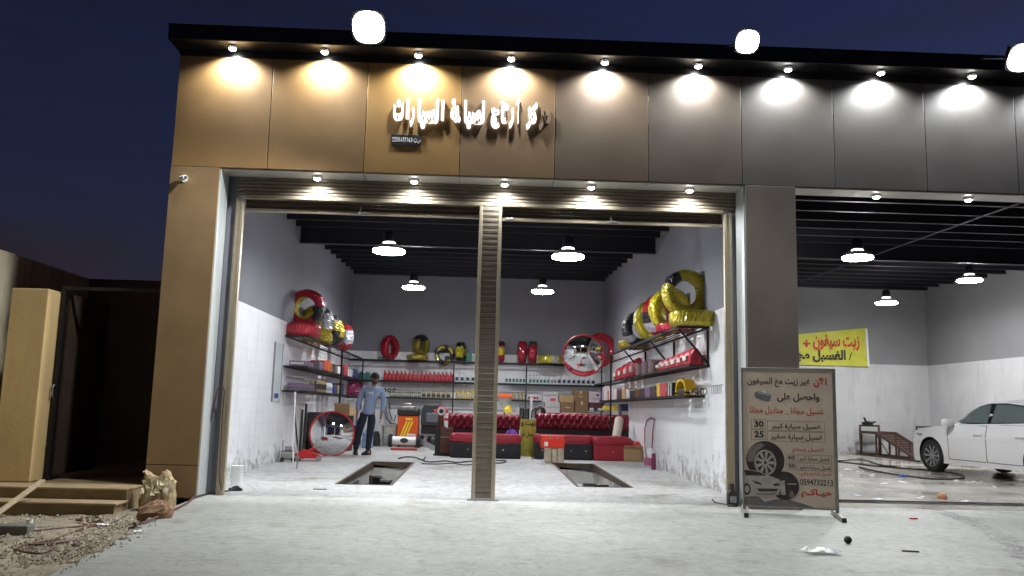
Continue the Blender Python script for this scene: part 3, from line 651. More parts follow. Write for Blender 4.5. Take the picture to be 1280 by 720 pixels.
t = lump('rubble_rock', mat('rock_tan', (.20, .11, .055), .9, 0, .3, 12, .4, 20), [(-.02, .15, .12), (.02, .17, .125), (.06, .165, .13), (.095, .15, .11, .01), (.125, .12, .09, .02), (.15, .08, .06, .03), (.165, .04, .03, .03)], 5, .011, onfloor(192, 646)+Vector((.03, -.05, 0)), .3, 26, 2.6)
tag(t, 'brown lump of broken masonry in front of the torn sack', 'rock')
# metal block, white cup, scraps, hoses at the left
p = onfloor(14, 668)
t = MB().box(-.35, .17, -.09, .09, 0, .09).box(-.35, .19, -.1, .1, .091, .105).build('metal_block', mat('block_grey', (.12, .12, .11), .6, .4, .3, 10), None, (p.x, p.y, .0), .15, bevel=.008) if False else MB().box(-.35, .17, -.09, .09, 0, .09).build('metal_block', mat('block_grey', (.12, .12, .11), .6, .4, .3, 10), None, (p.x, p.y, DIRT), (0, 0, .12), bevel=.012)
tag(t, 'grey metal block lying on the dirt at the left edge', 'block')
p = onfloor(36, 659)
t = thing('plastic_cup', 'short white plastic cup standing on the dirt by the grey block', 'cup', p)
MB().lathe([(.026, 0), (.033, .075), (.036, .077), (.036, .08), (.031, .079), (.024, .005), (0, .005)], 14).build('cup_body', pvc_white, t, smooth=True)
random.seed(21)
def scrap(px, py, s, label, m=None, seed=0):
    random.seed(seed); p = onfloor(px, py); R = []
    for j in range(5): R.append([((i-2)*s*.5+random.uniform(-.2, .2)*s, (j-2)*s*.4+random.uniform(-.2, .2)*s, .012+random.uniform(0, .35)*s) for i in range(6)])
    o = MB().grid(R).build('paper_scrap', m or pvc_white, None, p); tag(o, label, 'litter')
scrap(126, 658, .05, 'crumpled white paper scrap on the dirt between the hoses', None, 1); scrap(162, 656, .045, 'crumpled white paper scrap on the dirt below the rock', None, 2); scrap(172, 666, .03, 'tiny white paper scrap at the edge of the concrete slab', None, 3)
film = mat('film_clear', (.7, .72, .74), .2, 0, .1, 20, alpha=.75)
scrap(1022, 692, .11, 'crumpled clear plastic film lying on the concrete in front of the sign', film, 4)
def hose(name, label, cat, pix, r, m, z=None, closed=False):
    pts = []
    for q in pix:
        p = onfloor(q[0], q[1]); pts.append(p+Vector((0, 0, r+.004+(q[2] if len(q) > 2 else 0))))
    # smooth with Catmull-Rom
    out = []; N = len(pts)
    for i in range(N-1):
        p0, p1, p2, p3 = pts[max(i-1, 0)], pts[i], pts[i+1], pts[min(i+2, N-1)]
        for k in range(6):
            t = k/6; out.append(.5*((2*p1)+(p2-p0)*t+(2*p0-5*p1+4*p2-p3)*t*t+(3*p1-p0-3*p2+p3)*t**3))
    out.append(pts[-1]); o = MB().tube(out, r, 6).build(name, m, smooth=True); return tag(o, label, cat)
hose_red = mat('hose_red', (.075, .028, .020), .6, 0, .25, 12)
hose('air_hose', 'thin red brown hose trailing in loops over the dirt to the left pillar', 'hose', [(20, 668), (60, 664), (100, 660), (130, 655), (95, 652), (118, 648), (126, 655), (100, 664), (66, 677), (30, 684), (22, 690), (50, 694), (66, 686), (60, 679), (35, 683), (60, 682), (85, 679), (108, 676), (112, 682), (95, 684), (100, 678), (140, 671), (180, 655), (215, 640), (234, 630), (243, 622)], .011, hose_red)
hose('air_hose', 'thin dark cable lying straight over the dirt past the white cup', 'hose', [(0, 661), (35, 662), (70, 659), (92, 655), (112, 658), (135, 657), (160, 645), (190, 627), (215, 624), (236, 624), (262, 618), (290, 614)], .009, mat('hose_dark', (.03, .018, .015), .6, 0, .25, 12))
# hose hanging by the left jamb
pts = [onfloor(243, 621)+Vector((0, -.02, .02))]
a = [(247, 600), (256, 560), (266, 510), (272, 487), (277, 482), (281, 488), (278, 520), (276, 560), (274, 600), (277, 612)]
pts += [at(x, y, 'Y', SY-.06) for x, y in a]
tag(MB().tube(pts, .008, 6).build('hanging_hose', hose_red, smooth=True), 'thin red brown hose hung in a loop beside the left doorway jamb', 'hose')
# forecourt bits
p = onfloor(1060, 680); t = thing('rubber_ball', 'small black ball lying on the concrete right of the sign', 'ball', p)
MB().lathe([(0, 0)]+[(.036*math.sin(PI*k/8), .036-.036*math.cos(PI*k/8)) for k in range(1, 8)]+[(0, .072)], 14).build('ball', rubber, t, smooth=True)
p = onfloor(1138, 690)
tag(MB().box(-.07, .07, -.012, .012, 0, .012).build('wood_sliver', wood_dk, None, p+Vector((0, 0, .002)), (0, 0, -.3), bevel=.003), 'thin dark wood sliver on the concrete in front of the wash bay', 'litter')
p = onfloor(1142, 649); tag(MB().box(-.045, .045, -.02, .02, 0, .015).build('red_wrapper', red_mat, None, p+Vector((0, 0, .002)), (0, 0, .2), bevel=.004), 'small red wrapper on the concrete before the drain', 'litter')
# bits at the left jamb inside the shop
p = onfloor(286, 610)
t = thing('plastic_bucket', 'small translucent white tub by the left jamb inside', 'tub', p+Vector((0, .35, 0)))
MB().loft([(0, .07, .07), (.26, .08, .08), (.27, .085, .085)], 16, 4).build('tub_body', pvc_white, t, smooth=True)
p = onfloor(290, 614); tag(lump('black_rag', rubber, [(0, .09, .05), (.03, .08, .05), (.055, .03, .02)], 9, .01, p+Vector((.03, .06, 0))), 'black oily rag on the floor at the left jamb', 'rag')
p = onfloor(322, 610)
p = onfloor(400, 612); tag(MB().box(-.09, .09, -.02, .02, 0, .012).build('metal_strip', steel, None, p+Vector((.0, .0, .002)), (0, 0, .05), bevel=.003), 'thin metal strip on the floor in front of the left pit', 'strip')
ords += ['thirteenth', 'fourteenth', 'fifteenth', 'sixteenth', 'seventeenth']
# ------------------------------------------------------------------ wrapped tyres
def wrapmat(name, c, metal=.3):
    return mat(name, c, .30, metal, .35, 14, .8, 30, coat=.5)
wred = wrapmat('wrap_red', (.36, .008, .022)); wyel = wrapmat('wrap_yellow', (.46, .38, .012)); wblk = wrapmat('wrap_black', (.012, .012, .016)); wclr = wrapmat('wrap_clear', (.50, .50, .40)); wgold = wrapmat('wrap_gold', (.30, .25, .03), .6); wsil = wrapmat('wrap_silver', (.5, .48, .55), .5)
def tyre(label, loc, rot, R=.33, wd=.23, hole=.54, main=wred, bands=(), group='tyres in coloured wrapping on the high shelves', inner=None):
    """standing on z = 0, axle along y; bands = (from, to, material) in degrees"""
    hole = min(hole, .54); wd *= 1.12
    t = thing('wrapped_tyre', label, 'tyre', loc, rot, group); N = 84; K = 18; r0 = R*hole; parts = {}
    def pt(u, k):
        a = 2*PI*u/N; tt = 2*PI*k/K; c, s = math.cos(tt), math.sin(tt)
        rr = (R+r0)/2+(R-r0)/2*math.copysign(abs(c)**.7, c); y = wd/2*math.copysign(abs(s)**.6, s)
        f = ((u*.5+k*.35) % 1)*.010+random.uniform(-.006, .006)
        return ((rr+f)*math.sin(a), y*(1+f*4), R+(rr+f)*math.cos(a))
    random.seed(len(label)); V = [[pt(u, k) for k in range(K)] for u in range(N)]
    for u in range(N):
        deg = (u+.5)*360/N; key = 'wrapping'; mm = main
        for q, (d0, d1, bm_) in enumerate(bands):
            if d0 <= deg < d1: key = 'wrap_band%d' % q; mm = bm_
        mb = parts.setdefault(key, (MB(), mm))[0]
        a, c = V[u], V[(u+1) % N]
        mb.add(a+c, [(k, (k+1) % K, K+(k+1) % K, K+k) for k in range(K)])
    for key, (mb, mm) in parts.items():
        nm = 'wrapping' if key == 'wrapping' else 'wrap_band'
        if inner and nm == 'wrapping':
            o = mb.build(nm, [mm, inner], t, merge=True)
            for f in o.data.polygons:
                c = f.center; r = math.hypot(c.x, c.z-R)
                if r < r0*1.12: f.material_index = 1
        else: mb.build(nm, mm, t, merge=True)
    return t
def flat(label, x, y, z, R=.33, wd=.2, **k):      # lying tyre: its base at z
    return tyre(label, (x, y+R, z+wd/2) , (PI/2, 0, 0), R, wd, **k)

# ------------------------------------------------------------------ shelving
shelf_m = mat('shelf_black', (.02, .02, .024), .5, .4, .2, 9)
mesh_m = mat('shelf_mesh', (.30, .30, .32), .5, .5, .1, 9)
SZ = {1: 2.44, 2: 1.86, 3: 1.40}
LSX, RSX, BSY = -3.30, 3.02, 23.95          # inner edges of the side and back shelves
LSY0, RSY0 = 16.25, 12.95
def shelf(label, seg, axis, z, depth_dir, group='black wall shelves'):
    """seg: (x0,x1,y0,y1) footprint: rim bars, mesh wires, brackets"""
    x0, x1, y0, y1 = seg; t = thing('wall_shelf', label, 'shelf', ((x0+x1)/2, (y0+y1)/2, z), group=group)
    for a in (((x0, y0), (x1, y0)), ((x0, y1), (x1, y1))): wb(MB().box(a[0][0], a[1][0], a[0][1]-.014, a[0][1]+.014, z-.035, z), 'rim_bar', shelf_m, t)
    for a in (x0, x1): wb(MB().box(a-.014, a+.014, y0+.015, y1-.015, z-.035, z), 'rim_bar', shelf_m, t)
    wires = MB()
    if axis == 'y':
        n = int((x1-x0)/.09)
        for i in range(1, n): xx = x0+(x1-x0)*i/n; wires.box(xx-.012, xx+.012, y0, y1, z-.012, z-.004)
    else:
        n = int((y1-y0)/.09)
        for i in range(1, n): yy = y0+(y1-y0)*i/n; wires.box(x0, x1, yy-.012, yy+.012, z-.012, z-.004)
    wb(wires, 'deck_strip', shelf_m, t)
    return t
NM = {1: 'top', 2: 'middle', 3: 'lower'}
for k in (1, 2, 3):
    shelf('%s black metal shelf along the left wall' % NM[k], (LX+.01, LSX, LSY0, BSY-.02), 'y', SZ[k], 1)
    shelf('%s black metal shelf along the right wall' % NM[k], (RSX if k == 1 else 3.19, RX-.01, RSY0 if k < 3 else RSY0+.3, BSY-.02), 'y', SZ[k]+(.04 if k == 1 else .03), 1)
    shelf('%s black metal shelf along the back wall' % NM[k], (LX+.02, RX-.02, BSY+.005, BY-.01), 'x', SZ[k], 1)
# brackets of the top right shelf
for yy, lab in ((12.98, 'nearest'), (15.3, 'second'), (18.0, 'third')):
    t = thing('shelf_bracket', 'black triangular bracket under the top right shelf, %s to the doorway' % lab, 'bracket', (RX-.03, yy, 1.9), group='brackets under the top right shelf')
    wb(MB().cyl((RX-.02, yy+.04, 1.92), (RSX+.02, yy+.04, 2.43), .018, 6), 'strut', shelf_m, t); wb(MB().box(RX-.03, RX-.005, yy+.02, yy+.06, 1.86, 2.43), 'upright', shelf_m, t)
def post(x, y, label, z1=2.43): tag(MB().box(x-.018, x+.018, y-.018, y+.018, flz(y), z1).build('shelf_post', shelf_m), label, 'post', 'shelf posts')
post(LSX+.035, 20.0, 'black shelf post on the left above the cardboard box'); post(RSX-.035, 19.6, 'black shelf post on the right beside the sofa end')
for px, lab in ((453, 'black back shelf post behind the man'), (567, 'black back shelf post beside the dark grey machine'), (658, 'black back shelf post above the yellow banner'), (752, 'black back shelf post next to the hanging mirror')):
    post(at(px, 470, 'Y', BSY-.04).x, BSY-.04, lab)

# ------------------------------------------------------------------ tyres on the shelves
zt = SZ[1]+.01
S = PI/2
# left run
flat('red wrapped tyre lying flat at the near end of the left top shelf', LSX-.22, 16.9-.33+.05, zt+.0, .36, .22, main=wred, bands=((150, 205, wsil),))
tyre('large red wrapped tyre with yellow lining standing on the flat red one, left shelf', (LSX-.22, 17.0, zt+.22), (0, 0, -.22), .37, .24, .58, wred, ((85, 140, wblk),), inner=wyel)
tyre('tyre in yellow and clear film standing second on the left shelf', (LSX-.16, 17.75, zt), (0, 0, -.5), .37, .26, .6, wyel, ((0, 60, wblk), (60, 110, wsil), (200, 230, wclr)))
flat('yellow wrapped tyre lying flat low behind the red one, left shelf', LSX-.2, 18.3-.33, zt, .34, .18, main=wyel)
tyre('yellow and black striped tyre standing third on the left shelf', (LSX-.16, 18.9, zt), (0, 0, -.6), .35, .22, .6, wyel, ((30, 60, wblk), (100, 150, wblk), (240, 280, wblk)))
tyre('black wrapped tyre with a yellow edge standing fourth on the left shelf', (LSX-.18, 19.6, zt), (0, 0, -.55), .34, .22, .6, wblk, ((40, 110, wyel), (200, 230, wsil)))
tyre('small red and silver wrapped tyre at the far end of the left shelf', (LSX-.12, 20.9, zt), (0, 0, -.8), .33, .22, .6, wred, ((60, 120, wsil), (300, 340, wblk)))
# back run, by picture columns
def bx_(px): return at(px, 440, 'Y', BSY+.2).x
tyre('red wrapped tyre standing with a paper tag left of the gold ones, back shelf', (bx_(487), BSY+.22, zt), (0, 0, S-.5), .34, .2, .6, wred)
tyre('gold and black wrapped tyre standing upright in the middle of the back shelf', (bx_(526), BSY+.2, zt+.12), (0, 0, S-.55), .30, .2, .6, wgold, ((300, 359, wblk), (0, 40, wblk)))
flat('gold wrapped tyre lying flat under the upright gold one', bx_(523), BSY-.1, zt, .30, .12, main=wgold)
tyre('gold and black wrapped tyre leaning over to the right of the flat gold one', (bx_(545), BSY+.2, zt+.03), (0, 1.05, 0), .28, .16, .6, wgold, ((20, 70, wblk), (120, 160, wblk), (210, 250, wblk), (300, 330, wblk)))
tyre('narrow black and yellow tyre standing edge on near the slatted post', (bx_(576), BSY+.2, zt), (0, 0, S-.15), .27, .2, .6, wblk, ((60, 130, wyel), (230, 300, wyel)))
tyre('red and yellow banded tyre standing edge on just right of the slatted post', (bx_(625), BSY+.2, zt), (0, 0, S), .30, .22, .6, wred, ((300, 359, wblk), (60, 110, wyel), (250, 290, wyel)))
tyre('dark red tyre standing edge on beside the green topped one', (bx_(653), BSY+.2, zt), (0, 0, S-.1), .31, .2, .6, wred)
tyre('red tyre with green and black top standing edge on, back shelf', (bx_(666), BSY+.2, zt), (0, 0, S-.1), .31, .2, .6, wred, ((310, 359, mat('wrap_green', (.02, .09, .03), .3, .3, .3, 14, .9, 24)), (0, 50, wblk)))
flat('yellow tyre lying flat between the red tyres and the hanging mirror', bx_(687), BSY-.14, zt, .34, .19, main=wyel, bands=((0, 40, wclr), (100, 130, wblk)))
# right run
z2 = SZ[1]+.05
flat('yellow wrapped tyre lying flat at the near end of the right top shelf', RSX+.24, 13.35-.36, z2, .37, .2, main=wyel)
tyre('large yellow tyre with a black patch standing on the flat yellow one, right shelf', (RSX+.22, 13.45, z2+.2), (0, 0, .12), .37, .26, .56, wyel, ((290, 335, wblk),), inner=wyel)
tyre('yellow wrapped tyre standing half hidden behind the large yellow one', (RSX+.16, 14.25, z2), (0, 0, .25), .38, .2, .6, wyel)
tyre('red wrapped tyre with a white band standing on the right shelf', (RSX+.17, 15.0, z2), (0, 0, .55), .38, .26, .6, wred, ((215, 245, wsil), (245, 275, wblk)))
flat('red wrapped tyre lying flat under the standing red one, right shelf', RSX+.22, 14.4-.3, z2, .33, .12, main=wred)
tyre('yellow tyre standing behind the red one on the right shelf, only its top showing', (RSX+.26, 16.1, z2), (0, 0, .2), .40, .22, .6, wyel)
tyre('black tyre with yellow lining standing near the far end of the right shelf', (RSX+.18, 17.3, z2), (0, 0, .35), .35, .24, .58, wblk, ((215, 240, wsil),), inner=wyel)
flat('yellow and black tyre lying flat at the far end of the right shelf', RSX+.24, 18.4-.3, z2, .34, .16, main=wyel, bands=((150, 220, wblk),))
tyre('red wrapped tyre standing in the corner behind the hanging mirror', (at(750, 440, 'Y', 22.5).x+.02, 22.6, 2.33), (0, 0, .25), .44, .24, .6, wred)

# ------------------------------------------------------------------ bottles, cans and boxes on the shelves
def bottle(label, loc, body_m, cap_m, label_m, grp, wd=.10, h=.25, dp=.07, kind='jug'):
    t = thing('oil_bottle' if kind != 'can' else 'oil_can', label, 'bottle' if kind != 'can' else 'can', loc, group=grp); a = wd/2
    if kind == 'can':
        MB().loft([(0, a*.94, a*.94), (.01, a, a), (h-.01, a, a), (h, a*.92, a*.92)], 14, 2).build('body', body_m, t, smooth=True)
        MB().lathe([(a*.9, h+.001), (a*.9, h+.008), (a*.3, h+.009), (a*.3, h+.02), (0, h+.02)], 12).build('lid', cap_m, t)
        MB().loft([(h*.25, a*1.01, a*1.01), (h*.75, a*1.01, a*1.01)], 14, 2).build('label', label_m, t, smooth=True)
    else:
        MB().loft([(0, a*.92, dp/2*.92), (.012, a, dp/2), (h*.62, a, dp/2), (h*.76, a*.8, dp/2*.8, -a*.12), (h*.86, a*.36, dp/2*.5, -a*.4), (h*.9, a*.3, a*.3, -a*.42)], 14, 5).build('body', body_m, t, smooth=True)
        MB().lathe([(a*.36, h*.9), (a*.36, h), (0, h)], 10, Matrix.Translation((-a*.42, 0, 0))).build('cap', cap_m, t, smooth=True)
        MB().box(-a*.68, a*.68, -dp/2-.003, -dp/2+.002, h*.16, h*.5).build('label', label_m, t, bevel=.004, segs=1)
    return t
def row(pxs, shelfz, Y, proto_args, label, grp, dup_of=None, swap=None, jit=.006):
    t0 = dup_of; label0 = label
    for n_, px in enumerate(pxs):
        label = (label0+', %s from left' % ords[n_]) if len(pxs) > 1 else label0
        loc = Vector((at(px, 480, 'Y', Y).x, Y+random.uniform(-jit, jit), shelfz))
        if t0 is None: t0 = bottle(label, loc, *proto_args[0], grp, **proto_args[1])
        else: dup(t0, loc, random.uniform(-.06, .06), label, grp, swap)
    return t0
bred = mat('bottle_red', (.42, .012, .03), .35, 0, .1, 9); bwht = mat('bottle_white', (.72, .74, .76), .35, 0, .06, 9); bblu = mat('label_navy', (.02, .03, .09), .45, 0, .3, 30); bgrn = mat('bottle_green', (.03, .22, .13), .35, 0, .1, 9)
bgold = mat('bottle_gold', (.36, .30, .17), .35, .3, .15, 12); byel = mat('bottle_yellow', (.72, .52, .05), .4, 0, .1, 9); bgrey = mat('can_olive', (.16, .17, .12), .35, .4, .2, 20); lpale = mat('label_pale', (.55, .55, .5), .5, 0, .3, 40); lred = mat('label_red', (.5, .05, .06), .45, 0, .4, 40); lgry = mat('label_grey', (.25, .25, .26), .45, 0, .4, 40); bteal = mat('bottle_teal', (.05, .16, .14), .35, 0, .2, 9); lblk = mat('label_black', (.03, .03, .03), .45, 0, .4, 40)
s2, s3 = SZ[2]+.003, SZ[3]+.003; YB = BSY+.08
import itertools
rng = lambda a, c, n: [a+(c-a)*i/(n-1) for i in range(n)]
row(rng(481.5, 564, 17), s2, YB, ((bred, black_pl, lred), dict(wd=.112, h=.27)), 'red oil bottle with black cap in the long row', 'red oil bottles in a row')
R0 = row(rng(571, 591, 4), s2, YB, ((bwht, bwht, bblu), dict(wd=.115, h=.27)), 'white navy labelled bottle in the row left of the post', 'white bottles left of the post')
row(rng(633, 655, 6), s2, YB, ((bwht, bwht, bgrn), dict(wd=.10, h=.26)), 'white bottle with green label in the row beside the post', 'white and green label bottles')
row(rng(663, 685, 6), s2, YB, ((bwht, bgrn, bgrn), dict(wd=.098, h=.25)), 'white bottle with green cap and green label', 'green capped bottles')
row(rng(690, 694, 2), s2, YB, ((bwht, lred, lgry), dict(wd=.10, h=.25)), 'white bottle with red cap between green and navy rows', 'red capped white bottles')
row(rng(699, 741, 8), s2, YB, ((bwht, bwht, bblu), dict(wd=.118, h=.27)), 'white navy labelled bottle in the row by the hanging mirror', 'navy label bottles right of the post')
row(rng(490, 525, 8), s3, YB, ((bgrey, lpale, lpale), dict(wd=.105, h=.15, kind='can')), 'olive grey oil can on the lower back shelf', 'olive cans in a row')
row(rng(530.5, 561, 6), s3, YB, ((bgold, bgold, lblk), dict(wd=.118, h=.21)), 'gold bottle with dark label beside the olive cans', 'gold bottles left of the post')
row(rng(573, 592, 4), s3, YB, ((byel, byel, lpale), dict(wd=.115, h=.24)), 'yellow oil jug left of the slatted post', 'yellow jugs')
row(rng(642, 655, 4), s3, YB, ((bgold, bgold, lpale), dict(wd=.10, h=.22)), 'gold bottle on the shelf behind the orange funnel', 'gold bottles right of the post')
row(rng(662, 672, 4), s3, YB, ((bwht, bred, lred), dict(wd=.09, h=.20)), 'white bottle with red label by the pale cartons', 'red label bottles')
row([438, 444], s2, YB, ((bteal, bteal, lgry), dict(wd=.16, h=.26)), 'teal bottle on the middle back shelf', 'teal bottles')
row([452, 460], s2, YB, ((bteal, bwht, bteal), dict(wd=.20, h=.24)), 'wide grey green jug behind the man', 'grey green jugs')
row([432], s2, YB, ((wood_dk, black_pl, lred), dict(wd=.16, h=.28)), 'dark red jug in the left corner of the middle back shelf', 'corner jug')
for px, lab in ((480.5, 'small black and white disc clock first beside the man'), (487, 'small black and white disc clock second beside the man'), (493, 'small black disc clock third beside the man')):
    p = at(px, 488, 'Y', BY-.02)
    t = thing('wall_gauge', lab+' on the back wall', 'gauge', p)
    MB().lathe([(.055, 0), (.06, .015), (.05, .02), (.0, .02)], 16, Matrix.Rotation(PI/2, 4, 'X')).build('case', black_pl, t, smooth=True)
    MB().lathe([(.03, .021), (.0, .0215)], 12, Matrix.Rotation(PI/2, 4, 'X')).build('dial', lpale, t)
# generic carton
def carton(label, x0, x1, y0, y1, z0, z1, m, cat='box', tape=None, parts=(), name='carton', rot=0, grp=None):
    t = thing(name, label, cat, ((x0+x1)/2, (y0+y1)/2, z0), rot, grp); a, d, h = (x1-x0)/2, (y1-y0)/2, z1-z0
    MB().box(-a, a, -d, d, 0, h).build('box_body', m, t, bevel=min(.006, a*.1))
    if tape: MB().box(-.025, .025, -d-.002, d+.002, h*.7, h+.002).build('tape', tape, t)
    for (u0, u1, v0, v1, pm) in parts: MB().box(-a+2*a*u0, -a+2*a*u1, -d-.003, -d, h*v0, h*v1).build('print_panel', pm, t)
    return t
def pcarton(label, px0, px1, py0, py1, Y, dp, m, **k):
    a = at(px0, py1, 'Y', Y); c = at(px1, py0, 'Y', Y); return carton(label, a.x, c.x, Y, Y+dp, a.z if 'z0' not in k else k.pop('z0'), c.z, m, **k)
cgrey = mat('carton_grey', (.45, .42, .43), .7, 0, .12, 12); cpink = mat('carton_pink', (.55, .45, .47), .7, 0, .15, 20); cwht = mat('carton_white', (.66, .64, .63), .7, 0, .08, 12)
tape_m = mat('tape', (.50, .42, .28), .3, 0, .05, 9); navy = mat('navy_print', (.04, .05, .22), .5, 0, .2, 20); cpurp = mat('carton_purple', (.20, .13, .22), .6, 0, .4, 30); corng = mat('carton_orange', (.62, .10, .02), .5, 0, .25, 20); cdark = mat('carton_dark', (.05, .035, .04), .6, 0, .5, 30); cgold = mat('carton_gold', (.40, .30, .12), .4, .3, .3, 30)
YC = 22.9
for a in ((690, 706, 4), ): pass
pcarton('pale grey carton with red print on top of the stack beside brown boxes', 678, 698, 490, 503, YC, .35, cgrey, parts=((.5, .85, .15, .4, lred), (.1, .9, .6, .75, lgry)))
pcarton('pale grey carton, lower one of the stack left of the brown boxes', 681, 700, 503.3, 516, YC, .35, cgrey, parts=((.1, .9, .5, .58, lgry),))
pcarton('plain brown carton left in the upper row of brown boxes', 699, 717, 494, 502.5, YC, .3, card)
pcarton('dark brown carton on top of the brown box stack', 717, 735, 488.5, 501.5, YC, .35, card_dk, tape=tape_m, parts=((.35, .6, .4, .5, tape_m),))
pcarton('brown carton, lower left of the brown box stack', 700.5, 718, 502.8, 516, YC, .35, card_dk, parts=((.35, .7, .45, .55, tape_m),))
pcarton('brown carton, lower right of the brown box stack', 719, 735.5, 502, 516, YC, .35, card_dk, tape=tape_m)
pcarton('pinkish grey carton with dark print right of the brown boxes', 736, 755, 490, 503, YC, .35, cpink, parts=((.5, .65, .6, .8, lblk), (.15, .85, .3, .38, lgry)))
pcarton('dark red carton under the pinkish grey carton', 737, 755, 503.3, 509, YC, .35, mat('carton_maroon', (.10, .02, .03), .6, 0, .3, 20))
pcarton('black and white carton above the right end of the sofa', 736, 755, 509.2, 514, YC, .35, cdark, parts=((.05, .3, .2, .8, lpale), (.6, .9, .2, .8, lpale)))
pcarton('long white carton lying behind the right sofa back', 702, 722, 516.2, 521, YC, .3, cwht, parts=((.4, .9, .2, .8, lred),))
pcarton('maroon carton behind the middle of the right sofa back', 680, 701.5, 516.2, 522, YC, .3, MATS['carton_maroon'])
pcarton('white carton printed with a pink figure on the lower right shelf', 757, 773, 483, 500.5, 21.6, .35, cwht, parts=((.25, .75, .2, .5, lred), (.4, .6, .6, .85, lred)))
pcarton('flat yellow carton lying under the white carton on the right', 756, 775, 508, 513, 21.0, .4, byel)
pcarton('blue and white carton low beside the right shelf post', 776, 788, 505, 520, 20.2, .35, bblu, parts=((.1, .9, .1, .4, lpale),))
# left wall shelves: boxes by distance along the wall
LXs = LSX-.36
def lbox(label, y0, y1, z, h, m, **k): return carton(label, LXs, LSX-.06, y0, y1, z, z+h, m, **k)
LB = [(16.35, .85, .10, cpurp, 'long purple and white parts box'), (17.25, .5, .13, cdark, 'dark parts box with a white print'), (17.8, .5, .17, cpurp, 'dark purple parts box'), (18.35, .36, .22, corng, 'bright orange parts box, nearer of two'),
      (18.75, .36, .24, corng, 'bright orange parts box, farther of two'), (19.15, .3, .17, card_dk, 'brown parts box with a pale print'), (19.5, .3, .2, cdark, 'black parts box left of the shelf post'), (20.1, .4, .18, cwht, 'white parts box right of the shelf post'), (20.6, .4, .21, cdark, 'dark parts box with a pale print near the corner'), (21.1, .5, .26, lred, 'red parts box near the corner'), (21.8, .6, .2, cwht, 'white parts box in the corner'), (22.6, .7, .24, navy, 'navy parts box in the corner')]
for y0, ln, h, m, lab in LB: lbox(lab+' on the middle left shelf', y0, y0+ln, s2, h, m, parts=((.08, .92, .3, .7, lpale if m is not lpale else navy),))
t = thing('wire_basket', 'grey wire basket at the near end of the lower left shelf', 'basket', (LXs+.15, 17.0, s3))
b = MB()
for i in range(10):
    yy = -.62+i*.138; b.box(.148, .154, yy-.003, yy+.003, 0, .24); b.box(-.2, .154, yy-.003, yy+.003, 0, .006)
for zz in (.0, .08, .16, .24): b.box(.147, .156, -.63, .63, zz, zz+.006); b.box(-.2, .15, -.633, -.627, zz, zz+.006)
b.build('wire', steel, t)
MB().box(-.18, .12, -.6, .6, .008, .14).build('content', cpurp, t, bevel=.02)
k0 = None
for i in range(7):
    for j in range(2):
        lo = Vector((LSX-.09-j*.12, 17.85+i*.13, s3)); lab = 'gold can in the %s row on the lower left shelf, %s from the doorway' % (['front', 'rear'][j], ords[i])
        k0 = bottle(lab, lo, cgold, bgold, lblk, 'gold cans on the left shelf', .10, .22, kind='can') if k0 is None else dup(k0, lo, None, lab)
for i in range(5):
    lo = Vector((LSX-.09, 18.85+i*.15, s3)); lab = 'white and blue bottle on the lower left shelf, %s from the doorway' % ords[i]
    if i == 0: w0 = bottle(lab, lo, bwht, navy, navy, 'white and blue bottles on the left shelf', .10, .25)
    else: dup(w0, lo, S, lab)
w0.rotation_euler.z = S
for i in range(3): lbox(['small blue box beside the left shelf post', 'small gold and blue box behind the left shelf post', 'dark blue box at the far end of the lower left shelf'][i], 19.7+i*.5, 20.1+i*.5, s3, .16+.05*i, [navy, cgold, bblu][i])
FB = [(466, 471, 445, cwht, 'small white box'), (472, 478, 446, bteal, 'small green box'), (494, 500, 446.5, cwht, 'small white box'), (556, 562, 445, cdark, 'small dark box'), (583, 590, 441, bgrn, 'small green carton'), (706, 0, 0, 0, 0)]
for i, (p0, p1, py, m, lab) in enumerate(FB):
    if p1: a = at(p0, 452, 'Y', BSY+.12); c = at(p1, py, 'Y', BSY+.12); carton(lab+' on the top back shelf beside the %s' % ['left corner tyres', 'red tyre, left side', 'red tyre, right side', 'leaning gold tyre', 'slatted post'][i], a.x, c.x, BSY+.12, BSY+.3, SZ[1]+.003, c.z, m)
# right wall shelves
RXs = 3.21
def rbox(label, y0, y1, z, h, m, **k): return carton(label, RXs, RXs+.26, y0, y1, z, z+h, m, **k)
zr2, zr3 = SZ[2]+.034, SZ[3]+.034
redbag = mat('bag_red', (.42, .015, .03), .35, 0, .5, 22, .6, 20)
def pouch(label, y0, y1, z, h, m, x=RXs+.13, seed=1):
    random.seed(seed); t = thing('oil_pouch', label, 'pouch', (x, (y0+y1)/2, z), group='red pouches on the right shelf'); d = (y1-y0)/2
    b = MB().loft([(0, .10, d*.9), (h*.1, .13, d), (h*.55, .12, d), (h*.9, .06, d*.95), (h, .02, d*.92)], 16, 3.4); b.v = [(a+random.uniform(-.006, .006), c+random.uniform(-.006, .006), e) for a, c, e in b.v]
    b.build('pouch', m, t, smooth=True); MB().box(-.155, -.118, -d*.55, d*.55, h*.25, h*.55).build('label', lpale, t, bevel=.01)
for i in range(6): pouch('red foil pouch on the middle right shelf, %s from the doorway' % ords[i], 13.15+i*.42, 13.53+i*.42, zr2, .27-.012*i, redbag, seed=i)
for i in range(9): rbox('narrow dark parts box, %s in the file beyond the red pouches' % ords[i], 15.75+i*.22, 15.93+i*.22, zr2, .20+.03*((i*7) % 3), [cdark, card_dk, cpurp][i % 3], grp='dark parts boxes on the right shelf')
for i in range(4): pouch('large red pouch far along the middle right shelf, %s toward the corner' % ords[i], 17.9+i*.75, 18.5+i*.75, zr2, .40-.03*i, redbag, seed=20+i)
